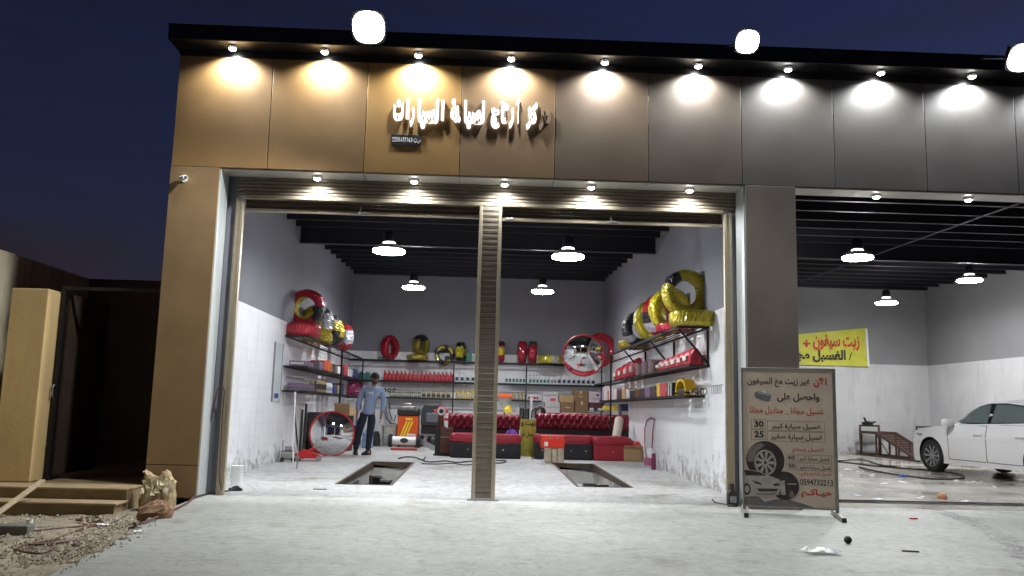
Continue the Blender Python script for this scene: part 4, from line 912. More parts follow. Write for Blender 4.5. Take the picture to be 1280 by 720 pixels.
for i, (y0, ln, h, m, lab) in enumerate([(20.9, .5, .3, cwht, 'white carton'), (21.5, .45, .22, lred, 'red carton'), (22.0, .6, .34, cpink, 'pink carton'), (22.7, .5, .25, navy, 'navy carton'), (18.45, .4, .2, cwht, 'white carton with dark print'), (18.95, .5, .24, card, 'plain brown carton'), (19.6, .5, .2, cdark, 'dark carton'), (20.2, .5, .26, cpink, 'pale pink carton')]):
    rbox(lab+' far along the lower right shelf, %s toward the corner' % ords[[4, 5, 6, 7, 0, 1, 2, 3][i]], y0, y0+ln, zr3, h, m, parts=((.15, .85, .3, .6, lgry),), grp='cartons far along the lower right shelf')
t = thing('belt_roll', 'yellow ribbed belt looped over black parts at the near end of the lower right shelf', 'belt', (RXs+.1, 13.75, zr3))
b = MB(); N = 26
for i in range(N):
    a = PI*i/(N-1)*1.0; yy, zz = -.33*math.cos(a), .24*abs(math.sin(a))**.6
    b.box(-.09, .09, yy-.02, yy+.02, zz-.018 if zz > .02 else 0, zz+.02, None)
b.build('belt', mat('belt_yellow', (.62, .40, .01), .5, 0, .15, 20), t, bevel=.004)
MB().box(-.07, .07, -.26, .26, 0, .10).build('parts_block', black_pl, t, bevel=.02)
rbox('red and white parts box on the lower right shelf beside the yellow belt', 14.75, 15.25, zr3, .23, lred, parts=((0, 1, .35, .65, lpale),))
rbox('yellow and white parts box on the lower right shelf', 15.3, 15.55, zr3, .24, byel, parts=((0, 1, .35, .65, lpale),))
for i in range(5): rbox('flat dark box with a red stripe on the lower right shelf, %s in its file' % ords[i], 15.65+i*.55, 16.15+i*.55, zr3, .20-.01*i, [cdark, cpurp, cdark, card_dk, cdark][i], parts=((0, 1, .4, .55, lred),), grp='flat dark boxes on the lower right shelf')
for i in range(5): rbox('thin black box upright next to the red and white box, %s of five' % ords[i], 14.28+i*.09, 14.34+i*.09, zr3, .22, [black_pl, lpale][i % 2], grp='thin upright boxes on the lower right shelf')
t = thing('tool_hooks', 'row of thin grey hooks on the wall past the yellow belt', 'hooks', (RX, 12.6, 1.5))
for i in range(6): MB().tube([(-.004, -.35+i*.1, .07), (-.03, -.35+i*.1, .06), (-.035, -.35+i*.1, -.04), (-.02, -.35+i*.1, -.06)], .006, 5).build('hook', steel, t)
t = thing('hose_clamps', 'tangle of dark metal clamps at the end of the lower right shelf', 'clamps', (RXs+.16, 13.2, zr3)); random.seed(4)
for i in range(7):
    M = Matrix.Translation((random.uniform(-.08, .08), random.uniform(-.15, .15), .05)) @ Matrix.Rotation(random.uniform(0, 3), 4, 'Y') @ Matrix.Rotation(random.uniform(0, 3), 4, 'X')
    MB().tube([M @ Vector((.05*math.cos(a*PI/6), .05*math.sin(a*PI/6), 0)) for a in range(12)], .007, 5, True).build('clamp', [black_pl, steel, card_dk][i % 3], t)
# ------------------------------------------------------------------ sofas and benches
leather = mat('leather_red', (.20, .008, .022), .35, 0, .15, 12, .15, 40); leather_dk = mat('leather_black', (.014, .013, .016), .4, 0, .2, 12); cush = mat('cushion_red', (.33, .012, .028), .5, 0, .12, 9, .3, 14)
btn = mat('button_silver', (.75, .72, .72), .25, .7, 0)
def tufted(px0, px1, label, Y=20.2):
    a = at(px0, 536, 'Y', Y); c = at(px1, 517.5, 'Y', Y); W = c.x-a.x; z0, z1 = a.z, at((px0+px1)/2, 517.5, 'Y', Y).z; H = z1-z0
    t = thing('tufted_sofa', label, 'sofa', ((a.x+c.x)/2, Y, .1), group='tufted red sofas')
    nx = max(3, round(W/.155)); dx = W/nx; rows = []; NZ = 18; NX = nx*8
    for j in range(NZ+1):
        v = j/NZ; row = []
        for i in range(NX+1):
            u = i/8; f = abs(math.sin(PI*(u+v*1.5)))*abs(math.sin(PI*(u-v*1.5))); edge = min(1, min(v, 1-v)*6)**.5
            row.append((-W/2+W*i/NX, -.02-.055*f**.5*edge-.03*edge, z0-.1+H*v))
        rows.append(row)
    rows.append([(p[0], .16, p[2]+.0) for p in rows[-1]])
    MB().grid(rows).build('tufted_back', leather, t, smooth=True)
    MB().box(-W/2, W/2, .0, .17, z0-.1+.005, z1-.105).build('back_shell', leather_dk, t)
    me = None
    for r in range(3):
        for i in range(nx+1):
            u = i+(.5 if r % 2 else 0); v = [1/6, .5, 5/6][r]
            if u > nx-.2 or u < .2: continue
            uu = i if r % 2 == 0 else i+.5
            pos = (-W/2+dx*uu, -.062, z0-.1+H*v)
            if me is None:
                o = MB().lathe([(.018, 0), (.012, .012), (0, .014)], 8, Matrix.Rotation(PI/2, 4, 'X')).build('button', btn, t, pos); me = o.data
            else: o = bpy.data.objects.new('button', me); COL.objects.link(o); o.parent = t; o.location = pos
    zs = .50
    MB().box(-W/2+.01, W/2-.01, -.03, .15, .30, z0-.1-.003).build('lower_back', leather_dk, t, bevel=.01)
    MB().box(-W/2, W/2, -.75, .15, .0, .28).build('base', leather_dk, t, bevel=.01)
    MB().box(-W/2+.01, W/2-.01, -.74, -.035, .283, .40).build('seat', leather_dk, t, bevel=.03, smooth=True)
    return t
tufted(560, 650, 'left tufted dark red sofa with silver buttons partly behind the slatted post'); tufted(669.5, 790, 'long tufted dark red sofa with silver buttons along the right back')
def bench(px0, px1, yt, Y, dp, label, front=leather_dk, zb=.1, zt=.44, ch=.17, doors=2):
    a = at(px0, 560, 'Y', Y).x; c = at(px1, 560, 'Y', Y).x; z = at((px0+px1)/2, yt, 'Y', Y).z
    t = thing('storage_bench', label, 'bench', ((a+c)/2, Y, zb), group='padded storage benches'); h = (c-a)/2; zz = z-zb
    MB().box(-h, h, 0, dp, .0, zz-ch-.002).build('chest', front, t, bevel=.008)
    for i in range(doors):
        w2 = 2*h/doors; x0 = -h+w2*i
        dd = MB().box(x0+.012, x0+w2-.012, -.014, -.001, .02, zz-ch-.02).build('drawer', front, t, bevel=.005)
        MB().cyl((x0+w2/2, -.014, (zz-ch)*.55), (x0+w2/2, -.035, (zz-ch)*.55), .018, 10).build('knob', btn, dd)
    R = []; random.seed(len(label))
    b = MB().loft([(zz-ch, h+.01, dp/2+.015, 0, dp/2), (zz-ch*.75, h+.03, dp/2+.03, 0, dp/2), (zz-ch*.3, h+.025, dp/2+.03, 0, dp/2), (zz-ch*.05, h-.01, dp/2, 0, dp/2), (zz, h-.08, dp/2-.08, 0, dp/2)], 40, 9)
    b.v = [(x, y, q+.012*math.sin(x*9+1)+random.uniform(-.006, .006)) for x, y, q in b.v]
    b.build('cushion', cush, t, smooth=True); return t
bench(563, 651, 543, 18.35, .75, 'black storage bench with red cushion in front of the left sofa')
b2 = bench(669, 741, 544, 18.5, .75, 'black storage bench with red cushion and silver knobs in front of the right sofa', doors=4)
bench(742, 790, 546, 18.4, .8, 'red sided box seat with draped red cover at the right end of the sofa', front=cush, doors=1)
# things on them
p = at(640, 541, 'Y', 18.6)
tag(lump('purple_cloth', mat('cloth_purple', (.16, .06, .42), .8, 0, .2, 20), [(-.06, .17, .12), (-.02, .15, .11), (.04, .11, .08), (.09, .04, .04)], 3, .03, p+Vector((0, .15, -.03))), 'crumpled purple cloth on the red cushion of the left bench', 'cloth')
p = at(722, 547, 'Y', 18.6)
tag(lump('white_cloth', pvc_white, [(0, .11, .08), (.015, .10, .07), (.03, .05, .04)], 4, .012, p+Vector((0, .12, -.03))), 'folded white cloth on the cushion of the right bench', 'cloth')
a = at(770, 549, 'Y', 18.9); c = at(774, 525, 'Y', 19.5)
tag(MB().cyl(a, c, .10, 16).build('paper_roll', mat('roll_beige', (.50, .44, .38), .8, 0, .1, 20), smooth=True), 'beige paper roll standing on the red box seat against the sofa', 'roll')
# yellow banner between the sofas
bany = mat('banner_yellow', (.50, .46, .07), .6, 0, .12, 6); ink = mat('ink_black', (.015, .014, .013), .6, 0, 0); inkr = mat('ink_red', (.55, .03, .02), .6, 0, 0)
Yb = 19.35
a = at(649.5, 572, 'Y', Yb); c = at(670, 524, 'Y', Yb); t = thing('yellow_banner', 'yellow cloth banner with black Arabic letters hanging between the two sofas', 'banner', (a.x, Yb, .102))
W, H = c.x-a.x, c.z-.102
R = [[(W*i/8, .018*math.sin(i*1.1+j*.3), H*j/10) for i in range(9)] for j in range(11)]
R2 = [[(x, y+.006, z) for x, y, z in r] for r in R]
MB().grid(R).grid(R2).build('cloth', bany, t, smooth=True)
letters('print', arabic('زيت و'), W*.05, W*.97, H*.80, H*.95, -.026, ink, t, .03)
letters('print', arabic('احصل عل'), W*.03, W*.97, H*.50, H*.67, -.026, ink, t, .03)
letters('print', arabic('غسيل'), W*.3, W*.8, H*.14, H*.22, -.026, mat('ink_orange', (.5, .2, .03), .6, 0, 0), t, .02)
# things standing behind the sofas
def tall(px0, px1, py, Y, zb, name, label, cat, m, d=.12):
    a = at(px0, py, 'Y', Y); c = at(px1, py, 'Y', Y); tag(MB().box(-(c.x-a.x)/2, (c.x-a.x)/2, 0, d, 0, a.z-zb).build(name, m, None, ((a.x+c.x)/2, Y, zb), bevel=.012), label, cat)
for i, (p0, p1, py) in enumerate([(646, 649, 509.5), (649.7, 652.5, 510), (653, 655.8, 510), (656.3, 659, 510.5), (659.5, 662, 510)]):
    tall(p0, p1, py, 20.6, .75, 'filter_carton', 'narrow %s filter carton behind the yellow banner, %s from the left' % (['beige', 'dark', 'black', 'dark', 'black'][i], ords[i]), 'carton', [cwht, lblk, black_pl, lblk, black_pl][i])
tall(663, 666, 497, 20.8, .75, 'cream_bottle', 'tall cream bottle behind the gap between the sofas', 'bottle', cwht)
t = thing('pressure_gun', 'dark curved spray hoses piled behind the right sofa end by the banner', 'hose', at(672, 515, 'Y', 20.5))
for i in range(4): MB().tube([(-.14+i*.04, 0, -.15), (-.13+i*.04, -.02, .02), (-.05+i*.05, -.03, .09+.02*i), (.08+i*.03, 0, .07), (.12+i*.03, .02, -.1)], .016, 6).build('hose_piece', [black_pl, steel][i % 2], t, smooth=True)
# orange funnel with stand at the right of the post
p = at(631, 500, 'Y', 22.2)
t = thing('oil_funnel', 'bright orange filled wire funnel above the left sofa beside the slatted post', 'funnel', p)
MB().lathe([(.24, .07), (.22, .075), (.05, -.22), (.05, -.3), (.03, -.3), (.035, -.22), (.20, .06)], 18).build('cone', mat('funnel_clear', (.55, .52, .48), .35, .2, .1, 9), t, smooth=True)
MB().lathe([(.235, .076), (.2, .12), (.1, .15), (0, .155)], 16).build('cover', mat('funnel_orange', (.85, .10, .01), .4, 0, .1, 9), t, smooth=True)
MB().cyl((0, 0, -1.3), (0, 0, -.3), .025, 8).cyl((0, 0, -1.32), (0, 0, -1.30), .2, 14).build('stand', black_metal, t)
p = at(635, 512, 'Y', 21.6)
tag(lump('yellow_gloves', byel, [(-.08, .10, .08), (0, .11, .07), (.07, .06, .05), (.1, .02, .02)], 8, .02, p), 'crumpled yellow gloves behind the left sofa under the funnel', 'gloves')
# red toolbox on stone block
p = onfloor(693, 579); Yk = p.y
a = at(681, 579, 'Y', Yk); c = at(705, 560.3, 'Y', Yk)
stone = mat('stone_pale', (.46, .40, .31), .85, 0, .25, 9, .5, 18)
t = thing('stone_block', 'pale split stone block standing at the edge of the right pit', 'block', ((a.x+c.x)/2, Yk+.12, p.z))
w3 = (c.x-a.x)/2
for i, (u0, u1, h) in enumerate([(-1, -.30, 1), (-.27, .28, .96), (.31, 1, 1)]):
    random.seed(i); b = MB().box(u0*w3, u1*w3, -.14, .14, 0, (c.z-p.z)*h); b.build('block_piece', stone, t, bevel=.02)
a = at(676, 560, 'Y', Yk); c = at(705.5, 545, 'Y', Yk); w3 = (c.x-a.x)/2; h = c.z-a.z
t = thing('red_toolbox', 'bright red metal toolbox resting on the pale stone block', 'toolbox', ((a.x+c.x)/2, Yk+.1, a.z+.003))
rdb = mat('toolbox_red', (.72, .035, .015), .4, 0, .06, 9)
MB().box(-w3, w3, -.13, .13, 0, h*.82).build('box_body', rdb, t, bevel=.01); MB().box(-w3-.005, w3+.005, -.135, .135, h*.825, h).build('lid', rdb, t, bevel=.012)
MB().box(-w3*.72, -w3*.4, -.134, -.131, h*.15, h*.5).build('sticker', pvc_white, t)
for x in (-.06, .1): MB().box(x-.012, x+.012, -.145, -.136, h*.74, h*.95).build('latch', btn, t)
# open cardboard box with red rag at right
p = onfloor(792, 577); a = at(781, 577, 'Y', p.y).x; c = at(804, 577, 'Y', p.y).x; w3 = (c-a)/2; z = at(792, 562, 'Y', p.y).z-p.z
t = thing('open_carton', 'open cardboard box with a red rag beside the red box seat', 'box', ((a+c)/2, p.y+.15, p.z), -.12)
b = MB().box(-w3, w3, -.16, -.15, 0, z).box(-w3, w3, .15, .16, 0, z).box(-w3, -w3+.01, -.149, .149, 0, z).box(w3-.01, w3, -.149, .149, 0, z).box(-w3+.011, w3-.011, -.149, .149, 0, .01); b.build('box_body', card, t)
for M in (rotm('X', -.7, (0, -.16, z)), rotm('X', PI+.6, (0, .16, z))): MB().box(-w3, w3, 0, .13, 0, .006, M @ Matrix.Rotation(PI, 4, 'Z') if False else M @ Matrix.Translation((0, -.13, 0))).build('flap', card, t)
MB().box(-.14, 0, -.15, .15, 0, .006, rotm('Y', .5, (-w3, 0, z))).build('flap', card, t)
tag(lump('red_rag', red_mat, [(z-.05, .16, .12), (z+.04, .15, .11, .02), (z+.12, .08, .07, .05), (z+.16, .03, .03, .06)], 12, .018, Vector(((a+c)/2+.03, p.y+.15, p.z))), 'bright red rag stuffed in the open cardboard box', 'rag')
p = onfloor(812, 583)
t = thing('white_jug', 'translucent white and pink jug on the floor by the right wall', 'jug', p)
MB().loft([(0, .085, .085), (.02, .10, .10), (.26, .10, .10), (.33, .06, .06), (.36, .03, .03)], 16, 3).build('jug_body', pvc_white, t, smooth=True); MB().loft([(.021, .102, .102), (.17, .102, .102)], 16, 3).build('liquid', mat('liquid_pink', (.40, .12, .2), .3, 0, .1, 9), t, smooth=True)
p2 = onfloor(817, 587); tag(MB().cyl((0, 0, 0), (0, 0, .30), .045, 12, .035).build('maroon_can', mat('maroon', (.16, .02, .06), .4, 0, .1, 9), None, p2+Vector((0, 0, 0)), smooth=True), 'slim maroon can standing beside the white jug', 'can')
pts = [Vector((p2.x-.14, p2.y, .3))]+[Vector((RX-.03, at(x, y, 'X', RX-.03).y, at(x, y, 'X', RX-.03).z)) for x, y in ((806, 555), (806, 535), (809, 525), (814, 522), (818, 524), (816, 540), (815, 560), (817, 575))]
tag(MB().tube(pts, .012, 6).build('wall_hose', mat('hose_maroon', (.22, .02, .05), .5, 0, .1, 9), smooth=True), 'thin maroon hose hung in a loop on the white right wall', 'hose')
# oil drum and hose at right wall near jamb
p = onfloor(886, 602); t = thing('white_canister', 'small pale canister on the floor by the right wall near the doorway', 'canister', p)
MB().loft([(0, .07, .07), (.2, .075, .075), (.24, .03, .03), (.27, .03, .03)], 14, 3).build('canister_body', pvc_white, t, smooth=True)

# ------------------------------------------------------------------ machines at the back left
p = onfloor(508, 559); Ym = 22.4
def xz(px, py, Y): q = at(px, py, 'Y', Y); return q.x, q.z
orange = mat('machine_orange', (.62, .085, .012), .38, 0, .08, 6); ystripe = mat('stripe_yellow', (.8, .55, .03), .45, 0, 0)
x0, _ = xz(496, 550, Ym); x1, zt_ = xz(523, 520, Ym)
t = thing('service_machine', 'orange workshop machine with yellow diagonal stripes and black top', 'machine', ((x0+x1)/2, Ym, .1)); h = zt_-.1; w3 = (x1-x0)/2
MB().box(-w3, w3, 0, .5, .06, h).build('cabinet', orange, t, bevel=.012)
MB().box(-w3-.02, w3+.02, -.03, .52, h+.002, h+.17).build('control_top', black_pl, t, bevel=.025)
MB().box(-w3*.6, w3*.6, .0, .4, h+.171, h+.24).box(-w3*.5, w3*.2, .3, .36, h+.24, h+.33).build('tray', steel, t, bevel=.01)
for i in range(3):
    o = (i-1)*.075
    MB().add([(-w3*.98+max(0, o+.07), -.004, .12+h*.02), (-w3*.98+.05+max(0, o+.07), -.004, .12+h*.02), (w3*.10+o+.045, -.004, h*.82), (w3*.10+o, -.004, h*.82)], [(0, 1, 2, 3)]).build('stripe', ystripe, t)
MB().box(-w3*.25, w3*.45, -.005, -.001, h*.86, h*.93).build('name_print', ystripe, t)
MB().box(0, w3*.8, -.005, -.001, h*.38, h*.43).build('name_print', pvc_white, t)
for sx in (-1, 1): MB().cyl((sx*w3*.8, .08, .04), (sx*w3*.8, .12, .04), .04, 10).build('wheel', rubber, t)
Ym2 = 23.0; x0, _ = xz(525, 550, Ym2); x1, zt_ = xz(553, 506, Ym2); h = zt_-.1; w3 = (x1-x0)/2
dg = mat('machine_grey', (.045, .05, .055), .4, .2, .15, 6)
t = thing('grey_machine', 'dark grey workshop machine with a sloped hood behind the orange one', 'machine', ((x0+x1)/2, Ym2, .1))
MB().prism([(-w3, h*.5), (w3, h*.5), (w3, h*.85), (w3*.75, h), (-w3*.7, h), (-w3, h*.85)], 0, .6).build('hood', dg, t, bevel=.02)
MB().box(-w3*.5, w3*.6, -.02, -.001, h*.58, h*.80).build('front_panel', mat('panel_grey', (.16, .18, .20), .35, .3, .1, 6), t, bevel=.01)
MB().box(-w3*.95, w3*.95, .05, .55, h*.30, h*.498).build('shelf_box', black_pl, t, bevel=.01)
MB().box(-w3, w3, -.03, .6, h*.27, h*.298).build('ledge', steel, t)
for sx in (-1, 1): MB().box(sx*w3*.9-.04, sx*w3*.9+.04, .1, .5, 0, h*.268).build('leg', black_metal, t)
tag(MB().lathe([(0, 0), (.13, .0), (.16, .05), (.16, .22), (.1, .3), (0, .31)], 16).build('dark_pail', black_pl, None, (xz(541, 550, 22.6)[0], 22.6, .1), smooth=True), 'dark round pail under the grey machine', 'pail')
# plastic roll on its dolly
q = onfloor(488, 562); Yr = 20.9
xa, za = xz(489, 552, Yr); xb, zb_ = xz(522, 552, Yr); zc = xz(505, 551, Yr)[1]
t = thing('seat_cover_roll', 'white roll of plastic sheeting on a low red dolly with black end rollers', 'roll', ((xa+xb)/2, Yr, .1)); L = (xb-xa)/2
MB().cyl((-L, 0, zc-.1), (L, 0, zc-.1), .105, 20).build('film_roll', pvc_white, t, smooth=True)
for sx in (-1, 1): MB().lathe([(0, -.05), (.14, -.05), (.16, -.03), (.16, .03), (.14, .05), (0, .05)], 18, Matrix.Translation((sx*(L+.02), 0, zc-.1)) @ Matrix.Rotation(PI/2, 4, 'Y')).build('end_roller', rubber, t, smooth=True)
MB().box(-L, L, -.1, .1, .01, .05).build('dolly', red_mat, t, bevel=.008)
MB().lathe([(.001, 0), (.055, .0), (.06, .004)], 14, Matrix.Translation((.0, -.1062, zc-.09)) @ Matrix.Scale(1.6, 4, (1, 0, 0)) @ Matrix.Rotation(PI/2, 4, 'X')).build('print', lblk, t)
MB().grid([[(L+.07+i*.09, -.08+j*.05+.01*((i+j) % 2), max(.012, zc-.02-.045*i-.05*j*j*.2)) for i in range(5)] for j in range(5)]).build('loose_film', film, t, smooth=True)
# pale table with bucket
x0, _ = xz(475, 540, 22.9); x1, zt_ = xz(496, 531, 22.9)
t = thing('side_table', 'small pale worn table beside the orange machine', 'table', ((x0+x1)/2, 22.9, .1)); w3 = (x1-x0)/2; h = zt_-.1
pale = mat('table_pale', (.48, .46, .40), .6, 0, .15, 8)
MB().box(-w3, w3, 0, .45, h-.04, h).build('tabletop', pale, t, bevel=.01); MB().box(-w3*.5, w3*.98, .02, .43, h*.45, h-.042).build('drawer_box', pale, t, bevel=.01)
for sx in (-.8, .8):
    for yy in (.03, .38): MB().box(sx*w3-.02, sx*w3+.02, yy, yy+.04, 0, h-.041 if sx < 0 else h*.449).build('leg', pale, t)
tag(lump('dark_bag', rubber, [(0, .10, .09), (.15, .12, .1), (.3, .09, .08), (.38, .04, .04)], 6, .015, Vector((x0-.08, 22.8, .1))), 'dark slumped bag beside the pale table', 'bag')
tag(MB().tube([Vector((xz(481, 506, 24.3)[0], 24.3, xz(481, 506, 24.3)[1]))]+[Vector((xz(a, b_, Y)[0], Y, xz(a, b_, Y)[1])) for a, b_, Y in ((482, 515, 24.25), (484, 523, 24.1), (489, 530, 23.4), (494, 531, 23.1))], .04, 8).build('suction_hose', lgry, smooth=True), 'thick grey hose running down the back wall to the pale table', 'hose')
tag(MB().tube([Vector((xz(a, b_, 24.35)[0], 24.35, xz(a, b_, 24.35)[1])) for a, b_ in ((487, 503), (487, 515), (490, 525), (493, 526), (495, 518))], .012, 6).build('wall_cable', black_pl, smooth=True), 'thin dark cable hanging on the back wall above the pale table', 'cable')
# wooden cabinet with gauge device
Yw = 18.95; x0, _ = xz(543.5, 560, Yw); x1, zt_ = xz(566, 535.5, Yw); w3 = (x1-x0)/2; h = zt_-.1
t = thing('drawer_cabinet', 'dark brown wooden drawer cabinet with black side beside the left bench', 'cabinet', ((x0+x1)/2, Yw, .1))
MB().box(-w3, -w3*.45, 0, .5, .03, h).build('side_panel', black_pl, t, bevel=.006)
MB().box(-w3*.44, w3, .01, .5, .03, h-.0).build('carcass', wood_dk, t, bevel=.006)
for i in range(3): MB().box(-w3*.42, w3*.97, -.012, .008, .05+i*(h-.08)/3, .03+(i+1)*(h-.08)/3).build('drawer', wood_dk, t, bevel=.005)
MB().box(-w3*.4, w3*.9, -.02, -.012, h*.66, h*.69).build('handle', steel, t)
MB().box(-w3-.03, w3+.0, -.02, .5, 0, .028).build('plinth', black_pl, t)
p = at(551, 536, 'Y', Yw+.15); zg = at(551, 514, 'Y', Yw+.15).z-h-.1
t = thing('gauge_device', 'red and black device with a round dial standing on the wooden cabinet', 'device', (p.x, Yw+.15, .1+h))
MB().box(-.1, .1, -.06, .1, .0, .03).cyl((0, .02, .03), (0, .02, zg-.06), .07, 12, .05).build('stand', mat('device_maroon', (.12, .03, .02), .4, .3, .2, 9), t)
MB().lathe([(0, -.06), (.10, -.06), (.11, -.04), (.11, .02), (.08, .05), (0, .05)], 20, Matrix.Translation((0, 0, zg)) @ Matrix.Rotation(PI/2, 4, 'X')).build('housing', red_mat, t, smooth=True)
MB().lathe([(.085, .051), (.09, .06), (.06, .062), (.055, .052)], 18, Matrix.Translation((0, 0, zg)) @ Matrix.Rotation(PI/2, 4, 'X')).build('dial_ring', pvc_white, t, smooth=True)
MB().lathe([(.05, .055), (0, .056)], 14, Matrix.Translation((0, 0, zg)) @ Matrix.Rotation(PI/2, 4, 'X')).build('dial', black_pl, t)
for sx in (-1, 1): MB().cyl((sx*.10, 0, zg), (sx*.16, 0, zg+.0), .035, 10).build('side_knob', red_mat, t)
MB().cyl((.07, -.02, zg*.55), (.16, -.03, zg*.5), .03, 10).build('valve', red_mat, t)
# water bottle, bag, box at the man
def jar(px, py, label, r=.14, h=.48):
    p = onfloor(px, py); t = thing('water_bottle', label, 'bottle', p)
    MB().lathe([(0, 0), (r*.9, 0), (r, .03), (r, h*.25), (r*.94, h*.28), (r, h*.31), (r, h*.55), (r*.94, h*.58), (r, h*.61), (r, h*.75), (r*.5, h*.9), (r*.22, h*.93), (r*.22, h), (0, h)], 20).build('bottle_body', mat('water_blue', (.20, .36, .52), .2, 0, .15, 6), t, smooth=True)
    MB().lathe([(r*.25, h*.95), (r*.25, h*1.02), (0, h*1.02)], 12).build('cap', bblu, t)
jar(459, 560, 'blue ribbed water cooler bottle on the floor behind the man\'s legs')
p = at(443, 500, 'Y', 23.97)
tag(lump('pink_bag', mat('bag_pink', (.42, .07, .16), .4, 0, .25, 14, .4, 20), [(0, .30, .16), (.08, .36, .2), (.2, .33, .18), (.32, .2, .12), (.40, .07, .06)], 7, .02, Vector((p.x, 24.17, SZ[3]+.012)), 0, 22), 'crumpled pink plastic bag on the lower back shelf left of the man', 'bag')
tag(lump('green_bag', mat('bag_green', (.10, .22, .14), .4, 0, .25, 14), [(0, .12, .1), (.1, .14, .1), (.25, .1, .08), (.33, .04, .04)], 17, .015, Vector((at(427, 490, 'Y', 23.97).x, 24.17, SZ[3]+.012)), 0, 16), 'small green bag in the corner of the lower back shelf', 'bag')
t = thing('radiator_grille', 'white slatted rack standing under the lower back shelf left of the man', 'rack', (at(436, 520, 'Y', 23.5).x, 23.5, .1))
for i in range(11): MB().box(-.34+i*.068, -.31+i*.068, 0, .03, .9, 1.22).build('slat', pvc_white, t)
MB().box(-.36, .36, .031, .05, .86, .92).box(-.36, .36, .031, .05, 1.18, 1.23).build('rail', pvc_white, t)
for sx in (-.33, .33): MB().box(sx-.02, sx+.02, .031, .06, 0, .859).build('leg', black_metal, t)
for i, (pa_, pb_, py, m) in enumerate([(433, 438, 528, navy), (438.5, 444, 532, black_pl), (445, 450, 524, navy)]):
    tall(pa_, pb_, py, 23.0, .1, 'battery_box', '%s box standing on the floor behind the floor mirror, %s from the left' % (['navy', 'black', 'tall navy'][i], ords[i]), 'box', m, .3)
pcarton('cardboard carton behind the red rim of the floor mirror', 417, 437, 503.5, 519, 19.6, .4, card, z0=.98) if False else None
xa, zz = xz(417, 519, 19.9); xb, z1_ = xz(438, 505, 19.9)
t = thing('open_carton', 'tan cardboard carton raised behind the floor mirror under the left shelves', 'box', ((xa+xb)/2, 19.9, zz-.6), -.2)
MB().box(-(xb-xa)/2, (xb-xa)/2, 0, .4, .6, .6+z1_-zz-.07).build('box_body', card, t, bevel=.006); MB().box(-(xb-xa)/2, (xb-xa)/2, -.1, 0, 0, .006, rotm('X', -.9, (0, 0, .6+z1_-zz-.07)) ).build('flap', card, t)
MB().box(-(xb-xa)/2+.03, (xb-xa)/2-.03, .03, .37, .1-zz+.6, .598).build('crate', black_pl, t)

# ------------------------------------------------------------------ convex mirrors
mir = mat('mirror_face', (.86, .87, .88), .03, 1., 0)
def mirror(label, loc, R, nrm, cat='mirror'):
    n = Vector(nrm).normalized(); q = n.to_track_quat('Z', 'Y'); t = thing('convex_mirror', label, cat, loc, q.to_euler()[:], 'round convex mirrors'); sg = R*.32; K = 14
    Rs = (R*R+sg*sg)/(2*sg)
    prof = [(R*math.sin(PI/2*k/K), 0) for k in range(K, -1, -1)]; prof = [(r, math.sqrt(Rs*Rs-r*r)-(Rs-sg)) for r, _ in prof]
    MB().lathe(prof, 48).build('mirror_face', mir, t, smooth=True)
    MB().lathe([(R-.01, .012), (R+.003, .018), (R+.016, .012), (R+.018, -.03), (R-.02, -.06)], 48).build('rim', red_mat, t, smooth=True)
    MB().lathe([(R-.02, -.058), (R*.5, -.10), (0, -.11)], 32).build('back', red_mat, t, smooth=True)
    return t
Yq = 17.95; c0 = at(415, 542, 'Y', Yq)
mirror('large convex mirror with red rim leaning on the floor by the left wall', c0, .45, (.22, -.95, .04))
Y2 = 18.8; c0 = at(729.5, 444.5, 'Y', Y2)
t = mirror('round convex mirror with red rim hung high at the right end of the back shelves', c0, .455, (-.10, -.95, -.22))
MB().cyl((0, 0, -.1), (.1, .0, -.5), .025, 8).build('arm', black_metal, t)
tag(MB().lathe([(0, 0), (.2, 0), (.21, .02), (.21, .86), (.2, .88), (0, .88)], 18).build('oil_drum', mat('drum_dark', (.05, .05, .05), .6, .3, .3, 6), None, (xz(396, 530, 18.7)[0], 18.7, .1), smooth=True), 'dark drum standing behind the leaning floor mirror', 'drum')
tag(MB().box(0, .022, -.17, .17, 0, 1.17).build('height_chart', pvc_white, None, (LX+.003, 15.45, at(347, 502, 'X', LX+.02).z), bevel=.004), 'x', 'x') if False else None
qa = at(340, 500, 'X', LX+.02); qb = at(354, 430, 'X', LX+.02); 
t = thing('wall_chart', 'narrow white framed chart with a blue mark on the left wall', 'chart', (LX, (qa.y+qb.y)/2, at(347, 502, 'X', LX+.02).z)); hy = abs(qb.y-qa.y)/2; hz = at(347, 428, 'X', LX+.02).z-t.location.z
MB().box(.003, .02, -hy, hy, 0, hz).build('board', mat('chart_white', (.62, .68, .69), .35, 0, .04, 6), t, bevel=.004)
for u in (-hy, hy): MB().box(.003, .03, u-.01, u+.01, 0, hz).build('frame_strip', lgry, t)
MB().box(.0205, .023, -hy*.55, hy*.55, .06, .15).build('print', navy, t)
# floor jack and poles at the left
p = onfloor(384, 576)
t = thing('trolley_jack', 'red trolley jack with small wheels on the floor before the leaning mirror', 'jack', p, .25)
MB().prism([(-.24, .05), (.24, .05), (.25, .10), (.10, .17), (-.08, .22), (-.24, .12)], -.10, -.07).prism([(-.24, .05), (.24, .05), (.25, .10), (.10, .17), (-.08, .22), (-.24, .12)], .07, .10).build('side_plate', red_mat, t, bevel=.004)
MB().box(-.2, .2, -.068, .068, .07, .12).build('frame', red_mat, t, bevel=.006)
MB().cyl((-.05, 0, .14), (.14, 0, .24), .035, 10).build('lift_arm', red_mat, t); MB().lathe([(.06, 0), (.06, .03), (0, .03)], 14, Matrix.Translation((.14, 0, .24))).build('saddle', steel, t)
for sx in (-.2, .2):
    for sy in (-.13, .13): MB().cyl((sx, sy-.02, .05), (sx, sy+.02, .05), .05, 12).build('wheel', steel, t)
